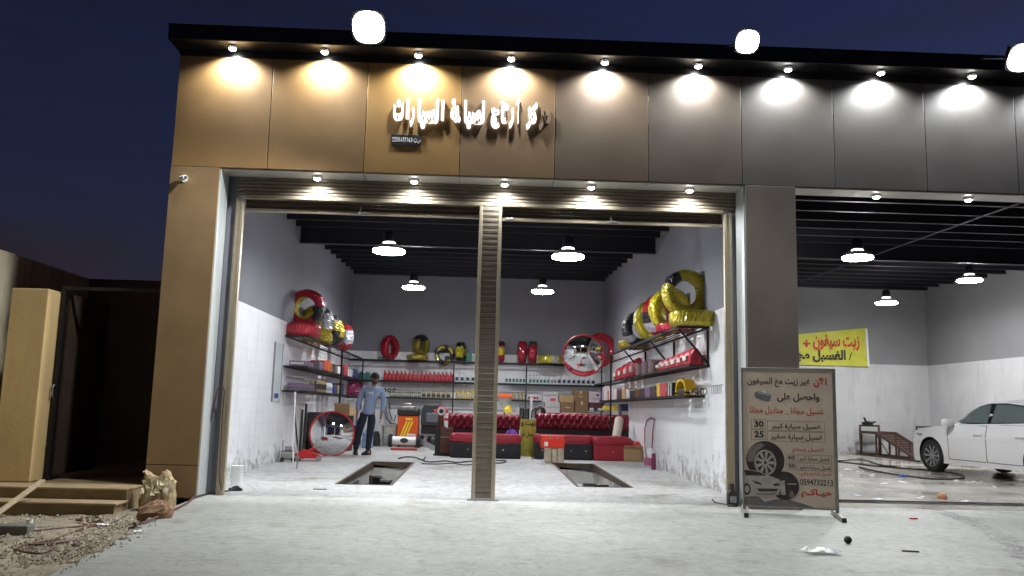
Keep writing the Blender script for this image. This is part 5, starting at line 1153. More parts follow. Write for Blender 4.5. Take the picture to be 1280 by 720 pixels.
MB().cyl((-.18, 0, .18), (-.30, -.03, 1.0), .016, 8).build('handle', black_metal, t)
p = onfloor(356, 577)
t = thing('small_compressor', 'small grey greasy pump on the floor at the left wall', 'pump', p+Vector((.05, 0, 0)), .2)
MB().cyl((-.13, 0, .12), (.13, 0, .12), .09, 14).build('tank', steel, t, smooth=True); MB().box(-.06, .06, -.05, .05, .21, .28).cyl((-.1, 0, .22), (-.1, 0, .40), .012, 8).build('motor', lgry, t, bevel=.008)
for sx in (-.1, .1): MB().cyl((sx, -.1, .04), (sx, -.07, .04), .04, 10).cyl((sx, .07, .04), (sx, .1, .04), .04, 10).build('wheel', rubber, t)
for (x0_, y0_, x1_, y1_, lab, r, m) in ((378, 560, 383, 505, 'black pole leaning against the left wall beside the mirror', .022, black_metal), (374, 562, 378, 512, 'shorter black pole leaning left of the other pole', .024, black_metal), (366, 572, 369, 490, 'thin pale rod leaning against the left wall', .012, pvc_white), (371, 572, 376, 508, 'thin grey rod leaning against the left wall by the poles', .010, steel)):
    f = onfloor(x0_, y0_+14); e = at(x1_, y1_, 'Y', f.y+.25); tag(MB().cyl(f+Vector((0, 0, .0)), e, r, 10).build('leaning_pole', m), lab, 'pole', 'poles leaning at the left wall')
# cables on the floor
hose('floor_cable', 'black cable lying curled on the floor between the two pits', 'cable', [(498, 574), (508, 572), (520, 573), (528, 576), (532, 572), (530, 577), (540, 578.5), (556, 577), (572, 579), (588, 577.5), (600, 579), (618, 580), (630, 579), (632, 577), (620, 576.5)], .012, rubber)
hose('floor_cable', 'second thin black cable on the floor along the far edge between the pits', 'cable', [(527, 580.5), (545, 581), (565, 580), (580, 582), (600, 581), (612, 583)], .010, rubber)
# ------------------------------------------------------------------ the man
def skin_mesh(name, chains, m, parent, levels=2, root=0):
    """chains: lists of (point, (rx, ry)); points within 1 mm are shared joints"""
    vs = []; rs = []; es = []
    def idx(p, r):
        for i, q in enumerate(vs):
            if (Vector(q)-Vector(p)).length < .001: return i
        vs.append(p); rs.append(r); return len(vs)-1
    for ch in chains:
        pv = None
        for p, r in ch:
            i = idx(p, r if isinstance(r, tuple) else (r, r))
            if pv is not None and pv != i: es.append((pv, i))
            pv = i
    me = bpy.data.meshes.new(name); me.from_pydata(vs, es, []); o = bpy.data.objects.new(name, me); COL.objects.link(o)
    md = o.modifiers.new('skin', 'SKIN'); md.use_smooth_shade = True; md.branch_smoothing = .4
    for i, r in enumerate(rs):
        me.skin_vertices[0].data[i].radius = r; me.skin_vertices[0].data[i].use_root = (i == root)
    sb = o.modifiers.new('sub', 'SUBSURF'); sb.levels = levels; sb.render_levels = levels
    new = bpy.data.meshes.new_from_object(o.evaluated_get(bpy.context.evaluated_depsgraph_get()))
    bpy.data.objects.remove(o); new.shade_smooth()
    return link(name, new, m, parent)
skin = mat('skin', (.24, .12, .075), .55, 0, .08, 12); hairm = mat('hair', (.012, .010, .009), .7, 0, .2, 60, .5, 60); swm = mat('sweater_blue', (.25, .32, .47), .85, 0, .08, 8, .2, 40); trm = mat('trousers_navy', (.012, .014, .032), .8, 0, .15, 8, .2, 30); shoem = mat('shoe_black', (.012, .012, .013), .5, 0, .2, 12)
pf = onfloor(455, 569); man = thing('person', 'man in light blue sweatshirt and navy trousers standing beside the floor mirror looking down', 'person', (at(459, 560, 'Y', 18.6).x, 18.6, .1))
hip, wst, cst, nck = (-.01, .0, .93), (.02, .0, 1.10), (.05, .01, 1.32), (.075, .0, 1.475)
shL, shR = (-.135, .01, 1.415), (.245, .01, 1.405); elL, wrL = (-.225, .03, 1.13), (-.245, -.05, .87); elR, wrR = (.310, .04, 1.12), (.275, -.05, .86)
hjL, hjR = (-.10, 0, .90), (.085, 0, .90); knL, knR = (-.185, -.03, .50), (.05, -.03, .50); anL, anR = (-.25, .02, .09), (.02, .02, .09)
hd_ = Vector((.10, -.05, 1.63))
body = [[(hip, (.14, .095)), (wst, (.135, .09)), (cst, (.155, .10)), (nck, (.05, .05)), ((.088, -.02, 1.535), (.052, .056)), ((.098, -.045, 1.60), (.068, .085)), ((.105, -.04, 1.67), (.076, .09)), ((.108, -.03, 1.725), (.05, .06))],
        [(cst, .1), (shL, .055), (elL, .042), (wrL, .028)], [(cst, .1), (shR, .055), (elR, .042), (wrR, .028)],
        [(hip, .1), (hjL, .085), (knL, .056), (anL, .04), ((-.27, -.11, .03), (.035, .025))], [(hip, .1), (hjR, .085), (knR, .056), (anR, .04), ((.05, -.11, .03), (.035, .025))]]
for sx, wr in ((-1, wrL), (1, wrR)):
    w_ = Vector(wr); pm = w_+Vector((0, -.015, -.075)); body.append([(wr, .028), (tuple(pm), (.020, .038))])
    for k, (dy, ln) in enumerate(((-.03, .078), (-.010, .088), (.010, .082), (.028, .064))):
        a = w_+Vector((0, dy-.015, -.095)); body.append([(tuple(pm), .03), (tuple(a), .0095), (tuple(a+Vector((-sx*.008, -.006, -ln*.5))), .0085), (tuple(a+Vector((-sx*.024, -.008, -ln*.95))), .007)])
    a = w_+Vector((-sx*.012, -.035, -.03)); body.append([(tuple(pm), .03), (tuple(a+Vector((0, -.012, -.01))), .011), (tuple(a+Vector((-sx*.012, -.028, -.06))), .009)])
bo = skin_mesh('body', body, skin, man, 2)
fwd = Vector((.32, -.86, -.4)).normalized(); side = Vector((.94, .34, 0)); hc = Vector((.103, -.045, 1.63)); upv = side.cross(fwd)*-1
if upv.z < 0: upv = -upv
def hp(a, u, f): return hc+side*a+upv*u+fwd*f
MB().tube([hp(0, .02, .085), hp(0, -.005, .105), hp(0, -.022, .112), hp(0, -.03, .09)], [.008, .011, .015, .008], 8).build('nose', skin, bo, smooth=True)
for sx in (-1, 1):
    MB().lathe([(0, -.012), (.022, -.006), (.030, 0), (.02, .008), (0, .01)], 10, Matrix.Translation(hp(sx*.078, -.005, -.01)) @ Matrix.Rotation(PI/2, 4, 'Y')).build('ear', skin, bo, smooth=True)
    MB().lathe([(0, -.009), (.010, -.004), (.010, .004), (0, .009)], 8, Matrix.Translation(hp(sx*.031, .018, .078))).build('eye', lblk, bo, smooth=True)
    MB().tube([hp(sx*.012, .04, .088), hp(sx*.032, .046, .085), hp(sx*.05, .036, .07)], .006, 6).build('eyebrow', hairm, bo)
MB().tube([hp(-.022, -.055, .088), hp(0, -.052, .096), hp(.022, -.055, .088)], .005, 6).build('mouth', mat('lips', (.20, .08, .06), .5, 0, .05, 9), bo)
def shell(name, m, par, sel, rad, c=hc):
    """shell of points around the head where sel(a,u,f) holds"""
    rows = []; b = MB(); N = 20; K = 12; vi = {}
    def P(i, j):
        th = PI*j/K; ph = 2*PI*i/N; a, u, f = math.sin(th)*math.cos(ph), math.cos(th), math.sin(th)*math.sin(ph)
        return a, u, f
    for i in range(N):
        for j in range(K):
            q = [P(i, j), P(i+1, j), P(i+1, j+1), P(i, j+1)]; m_ = [sum(x[k] for x in q)/4 for k in range(3)]
            if sel(*m_): b.add([c+side*(x[0]*rad[0])+upv*(x[1]*rad[1])+fwd*(x[2]*rad[2]) for x in q], [(0, 1, 2, 3)])
    o = b.build(name, m, par, smooth=True, merge=True); s = o.modifiers.new('thick', 'SOLIDIFY'); s.thickness = .012; s.offset = .3; return o
shell('hair', hairm, bo, lambda a, u, f: u > .32 or (u > -.25 and f < -.15), (.088, .122, .108), hc+upv*.012-fwd*.006)
shell('beard', hairm, bo, lambda a, u, f: -.92 < u < -.28 and f > .1 and not (abs(a) < .3 and u > -.42), (.074, .108, .100), hc-upv*.012+fwd*.006)
sw = [[((-.01, 0, .84), (.185, .135)), ((-.005, 0, .90), (.20, .145)), ((.005, 0, 1.02), (.198, .142)), ((.03, 0, 1.17), (.195, .135)), (cst, (.20, .13)), ((.07, 0, 1.43), (.115, .085)), ((.078, -.005, 1.485), (.060, .062))],
      [(cst, .12), (shL, .080), (elL, .066), ((-.243, -.038, .91), .05)], [(cst, .12), (shR, .080), (elR, .066), ((.279, -.038, .90), .05)]]
skin_mesh('sweatshirt', sw, swm, man, 2, 0)
MB().box(-.172, .162, -.122, .122, .925, .965).build('waistband', swm, man, bevel=.06, smooth=True) if False else None
logo = [(-.05, .012), (-.02, .022), (.01, .018), (.035, .03), (.05, .022), (.04, .008), (.028, -.012), (.045, -.05), (.032, -.048), (.012, -.008), (-.015, .002), (-.045, -.012)]
bvh_y = -.165
MB().prism([(x*1.05+.055, z+1.315) for x, z in logo], bvh_y-.004, bvh_y+.03).build('chest_logo', pvc_white, man)
tr = [[((-.0, 0, 1.0), (.165, .115)), (hip, (.17, .12)), (hjL, (.115, .11)), (knL, .085), ((-.235, .0, .2), .066), ((-.252, .012, .085), .064)], [(hip, .12), (hjR, (.115, .11)), (knR, .085), ((.022, .0, .2), .066), ((.018, .012, .085), .064)]]
skin_mesh('trousers', tr, trm, man, 2, 1)
for sx, (ax, ay, az), tw in ((-1, anL, .25), (1, anR, -.55)):
    M = Matrix.Translation((ax, ay, 0)) @ Matrix.Rotation(tw, 4, 'Z')
    MB().loft([(0, .048, .145, 0, -.06), (.02, .05, .15, 0, -.06), (.05, .047, .13, 0, -.05), (.085, .045, .08, 0, -.01), (.11, .045, .055, 0, .01)], 16, 3, M).build('shoe', shoem, man, smooth=True)

# ------------------------------------------------------------------ sign board
sgp = Vector((3.13, 10.20, 0)); ang = math.atan2(-.28, 1.03); t = thing('sign_stand', 'tan price list board in a steel frame standing before the grey pillar', 'sign board', sgp, ang)
SW, S0, S1 = 1.075, .075, 1.71
face = mat('sign_tan', (.60, .49, .385), .55, 0, .10, 2.2, .05, 5)
frame_m = mat('sign_frame', (.34, .32, .29), .4, .7, .12, 14)
MB().box(.021, SW-.041, -.006, .006, S0+.021, S1-.021).build('board', face, t)
MB().box(0, .02, -.018, .018, S0, S1).build('frame_bar', frame_m, t, bevel=.004); MB().box(SW-.04, SW, -.02, .02, S0, S1).build('frame_bar', frame_m, t, bevel=.004)
MB().box(.021, SW-.041, -.016, .016, S1-.02, S1).build('frame_bar', frame_m, t, bevel=.004); MB().box(.021, SW-.041, -.016, .016, S0, S0+.02).build('frame_bar', frame_m, t, bevel=.004)
for x in (-.002, SW-.042):
    f_ = MB().box(x, x+.045, -.50, .42, .008, .048).build('foot', frame_m, t, bevel=.005); MB().box(x-.002, x+.047, -.53, -.50, .004, .052).build('foot_cap', black_pl, f_, bevel=.004)
    MB().box(x+.004, x+.04, -.016, .016, .049, S0-.001).build('upright', frame_m, t)
Pd = -.0085
def sx_(x): return .004+(x-83)/367*(SW-.042)
def sz_(y): return S1-(y-52)/570*(S1-S0)
inkb = mat('print_black', (.022, .018, .015), .55, 0, 0); inkr2 = mat('print_red', (.55, .045, .03), .55, 0, 0); pgrey = mat('print_grey', (.16, .16, .18), .5, 0, .25, 30); pdark = mat('print_dark', (.035, .03, .028), .5, 0, .5, 9); pmid = mat('print_mid', (.20, .17, .145), .5, 0, .2, 12); plight = mat('print_light', (.40, .36, .31), .5, 0, .2, 12)
def st(s, x0, x1, y0, y1, m, bold=.015, y=Pd): letters('print', s if s.isascii() else arabic(s), sx_(x0), sx_(x1), sz_(y1), sz_(y0), y, m, t, bold)
st('الآن', 376, 428, 90, 130, inkr2, .03); st('غير زيت مع السيفون', 108, 362, 92, 132, inkb)
st('واحصل على', 228, 398, 155, 192, inkb, .02); st('غسيل مجانا', 282, 413, 214, 248, inkr2, .01); st('_', 258, 272, 242, 244, inkr2, 0); st('مناديل مجانا', 116, 250, 212, 247, inkr2, .01)
st('30', 133, 172, 272, 298, inkb, .03); st('غسيل سيارة كبير', 203, 400, 280, 306, inkb); st('25', 133, 172, 314, 341, inkb, .03); st('غسيل سيارة صغير', 199, 407, 322, 350, inkb)
st('غسيل بستم', 286, 412, 374, 398, inkr2); st('60', 268, 294, 409, 426, inkb, .02); st('غسيل سيارة كبير', 312, 432, 410, 431, inkb, .01); st('50', 268, 294, 442, 459, inkb, .02); st('غسيل سيارة صغير', 312, 436, 445, 467, inkb, .01)
st('غسيل شامبو واشي', 312, 437, 472, 492, inkr2, .01); st('0594732213', 313, 442, 502, 526, inkb, .01); st('حيـاكـم', 316, 437, 540, 578, inkr2, .03)
def rr(x0, x1, y0, y1, m=pmid, th=1.6):
    a, c, e, f = sx_(x0), sx_(x1), sz_(y1), sz_(y0); k = .004; q = MB()
    for u in ((a, c, e, e+k), (a, c, f-k, f), (a, a+k, e+k, f-k), (c-k, c, e+k, f-k)): q.add([(u[0], Pd+.001, u[2]), (u[1], Pd+.001, u[2]), (u[1], Pd+.001, u[3]), (u[0], Pd+.001, u[3])], [(0, 1, 2, 3)])
    q.build('print_frame', m, t)
for y0, y1 in ((266, 306), (309, 350)): rr(120, 180, y0, y1); rr(186, 416, y0+4, y1+4)
for y0, y1 in ((404, 432), (437, 467)): rr(262, 300, y0, y1); rr(305, 440, y0+1, y1+1)
def poly(pts, m, y, smooth=False):
    MB().add([(sx_(a), y, sz_(c)) for a, c in pts], [tuple(range(len(pts)))]).build('print_shape', m, t)
def circ(cx, cy, r, m, y, ry=None, n=40): poly([(cx+r*math.cos(2*PI*i/n), cy+(ry or r)*math.sin(2*PI*i/n)) for i in range(n)], m, y)
poly([(136, 158), (150, 150), (200, 158), (204, 170), (196, 191), (170, 188), (138, 176)], pgrey, Pd); poly([(150, 151), (200, 158), (203, 168), (152, 161)], plight, Pd-.0008); poly([(165, 152), (178, 143), (186, 158)], pvc_white, Pd-.0012)
poly([(87, 585), (140, 575), (170, 600), (215, 588), (260, 585), (320, 600), (380, 618), (87, 618)], pgrey, Pd+.0012)
circ(260, 606, 42, pmid, Pd+.0006, 18); circ(110, 604, 34, pmid, Pd+.0006, 18)
circ(176, 432, 77, pdark, Pd); circ(176, 442, 44, plight, Pd-.0008, 52); circ(176, 442, 37, pdark, Pd-.0012, 45)
for k in range(9):
    a = 2*PI*k/9; poly([(176+6*math.cos(a-.5), 442+8*math.sin(a-.5)), (176+36*math.cos(a-.16), 442+44*math.sin(a-.16)), (176+36*math.cos(a+.16), 442+44*math.sin(a+.16)), (176+6*math.cos(a+.5), 442+8*math.sin(a+.5))], plight, Pd-.0016)
poly([(105, 395), (130, 372), (160, 362), (175, 372), (140, 400), (128, 440), (104, 440)], pmid, Pd-.0006)
circ(252, 532, 57, pdark, Pd-.0006); poly([(232, 515), (252, 510), (255, 570), (236, 568)], plight, Pd-.0012); poly([(262, 523), (298, 521), (298, 526), (262, 527)], plight, Pd-.0012); poly([(270, 560), (280, 548), (290, 566), (285, 580), (268, 576)], pmid, Pd-.0012)
poly([(85, 474), (100, 472), (150, 478), (196, 496), (232, 508), (234, 548), (226, 570), (180, 578), (120, 580), (85, 575)], plight, Pd-.002)
poly([(88, 476), (102, 475), (150, 481), (182, 494), (96, 497)], pdark, Pd-.0026); poly([(120, 515), (150, 522), (165, 534), (135, 528)], pdark, Pd-.0026); poly([(205, 527), (231, 522), (230, 533), (210, 536)], pdark, Pd-.0026)
poly([(140, 548), (225, 545), (220, 556), (150, 560)], pdark, Pd-.0026); poly([(135, 566), (222, 562), (200, 572), (145, 574)], pmid, Pd-.0026); circ(100, 552, 15, pdark, Pd-.0026, 24); circ(100, 552, 9, plight, Pd-.003, 15)
# dark bottle at the foot of the right pillar
p = at(916, 628, 'Z', .0); t2 = thing('oil_bottle', 'dark oil bottle standing at the left foot of the price board', 'bottle', (p.x, 10.95, .0))
t2.location = (3.20, 10.86, 0)
MB().loft([(0, .06, .045), (.02, .065, .05), (.16, .065, .05), (.2, .03, .03), (.25, .025, .025)], 14, 4).build('body', black_pl, t2, smooth=True); MB().lathe([(.028, .245), (.028, .28), (0, .28)], 12).build('cap', black_pl, t2); MB().box(-.04, .04, -.056, -.048, .05, .13).build('label', lgry, t2)
tag(MB().tube([Vector((3.19, 10.7, .02)), Vector((3.1, 10.8, .03)), Vector((3.05, 11.1, .02)), Vector((3.12, 11.5, .02))], .008, 6).build('ground_cable', rubber, smooth=True), 'black cable on the threshold running to the dark oil bottle', 'cable')

# ------------------------------------------------------------------ wash bay: banner, ramps, drain, hoses, litter
Yn = BY-.03
c = lambda px, py: at(px, py, 'Y', Yn)
t = thing('wash_banner', 'yellow cloth banner with red and black Arabic lettering on the wash bay wall', 'banner', (c(1040, 440).x, Yn, c(1040, 457).z))
A, B_, C_, D_ = c(962, 421), c(1083, 410), c(1086, 458.5), c(965, 455)
R = []
for j in range(9):
    v = j/8; row = []
    for i in range(25):
        u = i/24; P = (D_*(1-u)+C_*u)*(1-v)+(A*(1-u)+B_*u)*v; row.append((P.x, Yn-.03-.02*math.sin(u*21+v*2)*math.sin(u*7), P.z))
    R.append(row)
g = MB().grid(R); g.grid([[(x, y+.008, z) for x, y, z in r] for r in R]); yb = mat('banner_lime', (.55, .54, .05), .6, 0, .10, 5); wb(g, 'cloth', yb, t, smooth=True)
wb(MB().grid([[(c(1080.5+i*2.8+q*.35, 411+q*5.9).x, Yn-.055, c(1082, 411+q*5.9).z) for i in range(2)] for q in range(9)]), 'hem', pvc_white, t)
def bt(s, x0, x1, y0, y1, m, bold):
    a = c(x0, y1); e = c(x1, y0); me = textmesh(s if s in '+/' else arabic(s), e.x-a.x, e.z-a.z, bold); link('print', me, m, t, Vector((a.x, Yn-.058, a.z))-t.location)
bt('زيت سيفون', 1016, 1073, 419.5, 437.5, inkr, .03); bt('+', 1003, 1012, 425, 434, inkr, .02); bt('الغسيل مجانا', 984, 1056, 437.5, 452, ink, .035); bt('/', 1060, 1064, 441, 450, ink, 0)
# steel drive-on ramps
rmp = mat('ramp_brown', (.085, .045, .03), .55, .4, .3, 10, .1, 30)
def ramp(x0, x1, label):
    t = thing('vehicle_ramp', label, 'ramp', ((x0+x1)/2, 22.4, .1), group='steel vehicle ramps'); Y0, Y1, Yp = 20.75, 23.0, 23.95; H = .68
    zt = lambda y: .06+(H-.06)*min(1, (y-Y0)/(Y1-Y0))
    for x in (x0, x1-.04):
        b = MB(); b.add([(x+dx, y, .1+zt(y)-dz) for dx in (0, .04) for y in (Y0, Y1, Yp) for dz in (0, .07)], [(0, 2, 3, 1), (2, 4, 5, 3), (6, 7, 9, 8), (8, 9, 11, 10), (0, 6, 8, 2), (2, 8, 10, 4), (1, 3, 9, 7), (3, 5, 11, 9), (0, 1, 7, 6), (4, 10, 11, 5)])
        wb(b, 'top_rail', rmp, t); wb(MB().box(x, x+.04, Y0, Yp, .105, .155), 'bottom_rail', rmp, t)
        for y in (Y0+.5, Y0+1.0, Y0+1.5, Y1, Yp-.05): wb(MB().box(x+.002, x+.038, y-.02, y+.03, .157, .1+zt(y)-.073), 'post', rmp, t)
        wb(MB().cyl((x+.02, Y0+1.5, .16), (x+.02, Y1, .70), .014, 6), 'brace', rmp, t)
    n = 15
    for i in range(n):
        y = Y0+.06+i*(Y1-Y0-.1)/n; wb(MB().box(x0+.042, x1-.042, y, y+.075, .1+zt(y+.04)-.05, .1+zt(y+.04)-.012), 'slat', rmp, t, bevel=.004)
    wb(MB().box(x0, x1, Yp, Yp+.04, .90, .95), 'end_rail', rmp, t); wb(MB().box(x0, x1, Yp, Yp+.04, .105, .155), 'end_rail', rmp, t)
    for x in (x0, x1-.04): wb(MB().box(x, x+.04, Yp+.002, Yp+.042, .157, .898), 'post', rmp, t)
    wb(MB().box(x0+.042, x1-.042, Y1+.05, Yp-.02, .74, .77), 'platform', rmp, t)
    return t
ramp(10.72, 11.30, 'brown steel drive on ramp with cross slats, fully in view left of the car'); ramp(12.35, 12.93, 'second brown steel ramp mostly hidden behind the white car')
p = Vector((10.95, 23.95, .952))
t = thing('ramp_winch', 'black greasy tool lump on the high end of the left ramp', 'tool', p)
random.seed(8); MB().loft([(0, .14, .1), (.06, .16, .11), (.1, .06, .06)], 12, 3).cyl((-.05, 0, .1), (-.1, .0, .2), .03, 8).cyl((.05, 0, .05), (.24, .02, .08), .025, 8).build('tool_body', black_pl, t)
# trench drain with grate bars
dr = thing('trench_drain', 'long dark trench drain with grate across the wash bay entrance', 'drain', (8, 11.72, -.1))
wb(MB().box(4.2, 12.6, 11.5, 11.94, -.16, -.12).box(4.2, 12.6, 11.49, 11.518, -.119, .0).box(4.2, 12.6, 11.922, 11.95, -.119, .0), 'channel', pit_mat, dr)
gb = MB(); x = 4.24
while x < 12.55: gb.box(x, x+.014, 11.53, 11.91, -.03, .003); x += .045
gb.box(4.2, 12.6, 11.524, 11.545, -.05, .005).box(4.2, 12.6, 11.895, 11.916, -.05, .005)
o = wb(gb, 'grate', black_metal, dr); o['kind'] = 'stuff'
hose('wash_hose', 'black wash hose in a long loop on the wet floor before the car', 'hose', [(1046, 578), (1065, 580), (1090, 583), (1110, 585), (1140, 587.5), (1175, 590), (1200, 595), (1205, 598), (1195, 600), (1165, 600), (1140, 597), (1110, 593), (1085, 588), (1074, 585)], .016, rubber)
hose('wash_hose', 'second dark hose lying along the wet floor toward the ramp', 'hose', [(1047, 577), (1070, 575.5), (1085, 577), (1100, 582), (1120, 584)], .014, rubber)
random.seed(31); k = 0
spots = [(1052, 595), (1060, 607), (1075, 590), (1092, 594), (1105, 604), (1130, 603), (1160, 592), (1212, 603), (1222, 603), (1240, 609), (1195, 601), (1068, 619), (1100, 624), (1150, 622), (1205, 626), (1058, 586)]
foam = mat('foam_white', (.72, .73, .74), .5, 0, .1, 20); fb = MB()
for px, py in spots:
    for q in range(3):
        p = onfloor(px+random.uniform(-5, 5), py+random.uniform(-1.2, 1.2)); r = random.uniform(.02, .06)
        fb.add([(p.x+r*random.uniform(.6, 1.4)*math.cos(a), p.y+r*random.uniform(.6, 1.4)*math.sin(a), p.z+.004) for a in [i*PI/4 for i in range(8)]]+[(p.x, p.y, p.z+.012)], [(i, (i+1) % 8, 8) for i in range(8)])
struct(fb.build('foam_flecks', foam), 'stuff')
p = onfloor(1173, 623); tag(MB().lathe([(0, 0), (.05, .01), (.07, .06), (.05, .11), (0, .12)], 12).build('orange_cup', mat('cup_orange', (.6, .28, .14), .6, 0, .2, 9), None, p, (.3, 1.2, 0), smooth=True), 'small orange brown cup lying on the trench drain', 'cup')
p = onfloor(1128, 596); tag(lump('blue_wrapper', mat('wrap_blue', (.06, .12, .5), .4, 0, .3, 9), [(0, .08, .04), (.02, .07, .035), (.035, .03, .02)], 2, .01, p), 'small blue wrapper on the wet floor inside the hose loop', 'litter')

# ------------------------------------------------------------------ white sedan
paint = mat('car_paint', (.90, .90, .91), .28, 0, 0, coat=1.); glass = mat('car_glass', (.15, .19, .175), .05, 0, .1, 3, spec=.8, coat=.5); trim = mat('car_trim', (.012, .012, .013), .35, 0, 0); alloy = mat('alloy', (.55, .55, .57), .3, .9, .05, 9); seam = mat('car_seam', (.03, .03, .03), .7, 0, 0)
hdv = Vector((-.17, .985, 0)).normalized(); ca = math.atan2(hdv.y, hdv.x); AF, AR, TW = 1.43, -1.365, .80
fl_ = onfloor(1170, 590); org = Vector((fl_.x, fl_.y, .085))-(Matrix.Rotation(ca, 3, 'Z') @ Vector((AF, TW, 0)))
car = thing('parked_car', 'white sedan parked in the wash bay with its nose toward the ramps', 'car', org, ca)
car.rotation_euler = (0, -.006, ca)
def lerp_tab(tab, x):
    for (x0, v0), (x1, v1) in zip(tab, tab[1:]):
        if x0 <= x <= x1: s = (x-x0)/(x1-x0); s = s*s*(3-2*s) if False else s; return v0+(v1-v0)*s
    return tab[0][1] if x < tab[0][0] else tab[-1][1]
HW = [(-2.42, .60), (-2.34, .76), (-2.1, .86), (-1.6, .905), (-.8, .92), (.3, .92), (1.2, .915), (1.7, .90), (2.0, .85), (2.17, .75), (2.28, .56), (2.33, .36)]
ZT = [(-2.42, .92), (-2.3, 1.03), (-1.9, 1.07), (-1.4, 1.06), (-.6, 1.01), (.4, .955), (.95, .945), (1.3, .92), (1.8, .86), (2.1, .785), (2.26, .70), (2.33, .58)]
ZB = [(-2.42, .42), (-2.3, .27), (-1.9, .20), (1.9, .19), (2.15, .20), (2.28, .26), (2.33, .34)]
def hwz(x, z):
    w_ = lerp_tab(HW, x); zb, zt_ = lerp_tab(ZB, x), lerp_tab(ZT, x); v = (z-zb)/(zt_-zb)
    prof = 1-.10*max(0, .35-v)**1.2-.13*max(0, v-.72)**1.3*2.2+.012*math.exp(-((v-.68)/.05)**2)
    return w_*prof
xs = sorted(set([x for x, _ in HW]+[-2.2, -1.9, -1.8, -1.7, -1.5, -1.4, -1.3, -1.2, -1.1, -1.0, -.6, -.4, -.2, 0, .2, .5, .7, .9, 1.0, 1.1, 1.3, 1.4, 1.5, 1.6, 1.8, 1.9, 1.97, 2.1, 2.22, 2.3, 2.32])); NV = 16; NT = 6
body_m = MB(); rows = []
for x in xs:
    zb, zt_ = lerp_tab(ZB, x), lerp_tab(ZT, x); half = []
    for k in range(NV+1):
        v = k/NV; z = zb+(zt_-zb)*v; half.append((x, hwz(x, z), z))
    topw = half[-1][1]
    for k in range(1, NT+1):
        s = k/NT; half.append((x, topw*(1-s), zt_+.03*(1-(1-s)**2) if x > .8 else zt_+.012*(1-(1-s)**2)))
    rows.append(half+[(a, -b_, c_) for a, b_, c_ in half[-2::-1]])
body_m.grid(rows); n = len(rows[0]); K = len(rows)-1
body_m.f += [tuple(range(n)), tuple(K*n+i for i in range(n))[::-1]]
body_m.f += [(i*n, (i+1)*n, (i+1)*n+n-1, i*n+n-1) for i in range(K)]
bo = body_m.build('body', [paint, trim], car, smooth=True, merge=True)
cut = MB()
for ax in (AF, AR): cut.cyl((ax, .62, .325), (ax, 1.2, .325), .375, 40).cyl((ax, -1.2, .325), (ax, -.62, .325), .375, 40)
co = cut.build('arch_cutter', trim, car); md = bo.modifiers.new('arches', 'BOOLEAN'); md.object = co; md.operation = 'DIFFERENCE'; md.solver = 'EXACT'; md.material_mode = 'TRANSFER' if hasattr(md, 'material_mode') else 'INDEX'
bpy.context.view_layer.update(); nm = bpy.data.meshes.new_from_object(bo.evaluated_get(bpy.context.evaluated_depsgraph_get())); bo.modifiers.clear(); bo.data = nm; bpy.data.objects.remove(co)
nm.shade_smooth(); nm.set_sharp_from_angle(angle=.6)
# greenhouse
RT = [(-1.95, 1.075), (-1.5, 1.19), (-1.1, 1.335), (-.7, 1.43), (-.25, 1.465), (.1, 1.45), (.4, 1.385), (.75, 1.21), (1.12, .955)]
def ghw(x, s): return (.845-.02*abs(x))*(1-s)+(.60-.03*max(0, abs(x+.3)-.6))*s
def belt(x): return lerp_tab(ZT, x)-.015
def gz(x, s): b0 = belt(x); return b0+(max(lerp_tab(RT, x)-.035, b0+.001)-b0)*s
gx = [-1.95, -1.7, -1.5, -1.3, -1.1, -.9, -.7, -.5, -.25, -.05, .1, .25, .4, .6, .75, .95, 1.12]; rows = []
for x in gx:
    half = [(x, ghw(x, s), gz(x, s)) for s in (0, .25, .5, .75, .92, 1)]; zt_ = gz(x, 1); tw = half[-1][1]; cr_ = min(.035, (lerp_tab(RT, x)-belt(x))*.15)
    half += [(x, tw*(1-s), zt_+cr_*(1-(1-s)**2.4)) for s in (.2, .45, .7, 1)]
    rows.append(half+[(a, -b_, c_) for a, b_, c_ in half[-2::-1]])
gm_ = MB().grid(rows); gm_.build('cabin', paint, bo, smooth=True, merge=True)
def gpt(x, z, off):
    b0, t0 = belt(x), gz(x, 1); s = (z-b0)/max(.05, t0-b0); return (x, ghw(x, s)+off, z)
def wpoly(pts, name, m, off, sub=6, sgs=(1, -1)):
    out = []
    for i, (a, c_) in enumerate(pts):
        e, f = pts[(i+1) % len(pts)]
        for k in range(sub): q = k/sub; out.append((a+(e-a)*q, c_+(f-c_)*q))
    cx = sum(p[0] for p in out)/len(out); cz = sum(p[1] for p in out)/len(out); b = MB(); N = len(out)
    for sg in sgs:
        vs = [gpt(x, z, off) for x, z in out]+[gpt(cx+(x-cx)*.5, cz+(z-cz)*.5, off) for x, z in out]+[gpt(cx, cz, off)]
        vs = [(a, sg*b_, c_) for a, b_, c_ in vs]; b.add(vs, [(i, (i+1) % N, N+(i+1) % N, N+i) for i in range(N)]+[(N+i, N+(i+1) % N, 2*N) for i in range(N)])
    return b
top = lambda x: gz(x, 1)-.035
surround = [(.93, 1.0), (.60, top(.60)), (.35, top(.35)), (.05, top(.05)), (-.35, top(-.35)), (-.75, top(-.75)), (-1.1, top(-1.1)), (-1.5, 1.10), (-1.3, 1.045), (-.4, 1.01), (.4, .985)]
for sg in (1, -1): wpoly(surround, 'x', trim, .004, 3, (sg,)).build('window_trim', trim, bo)
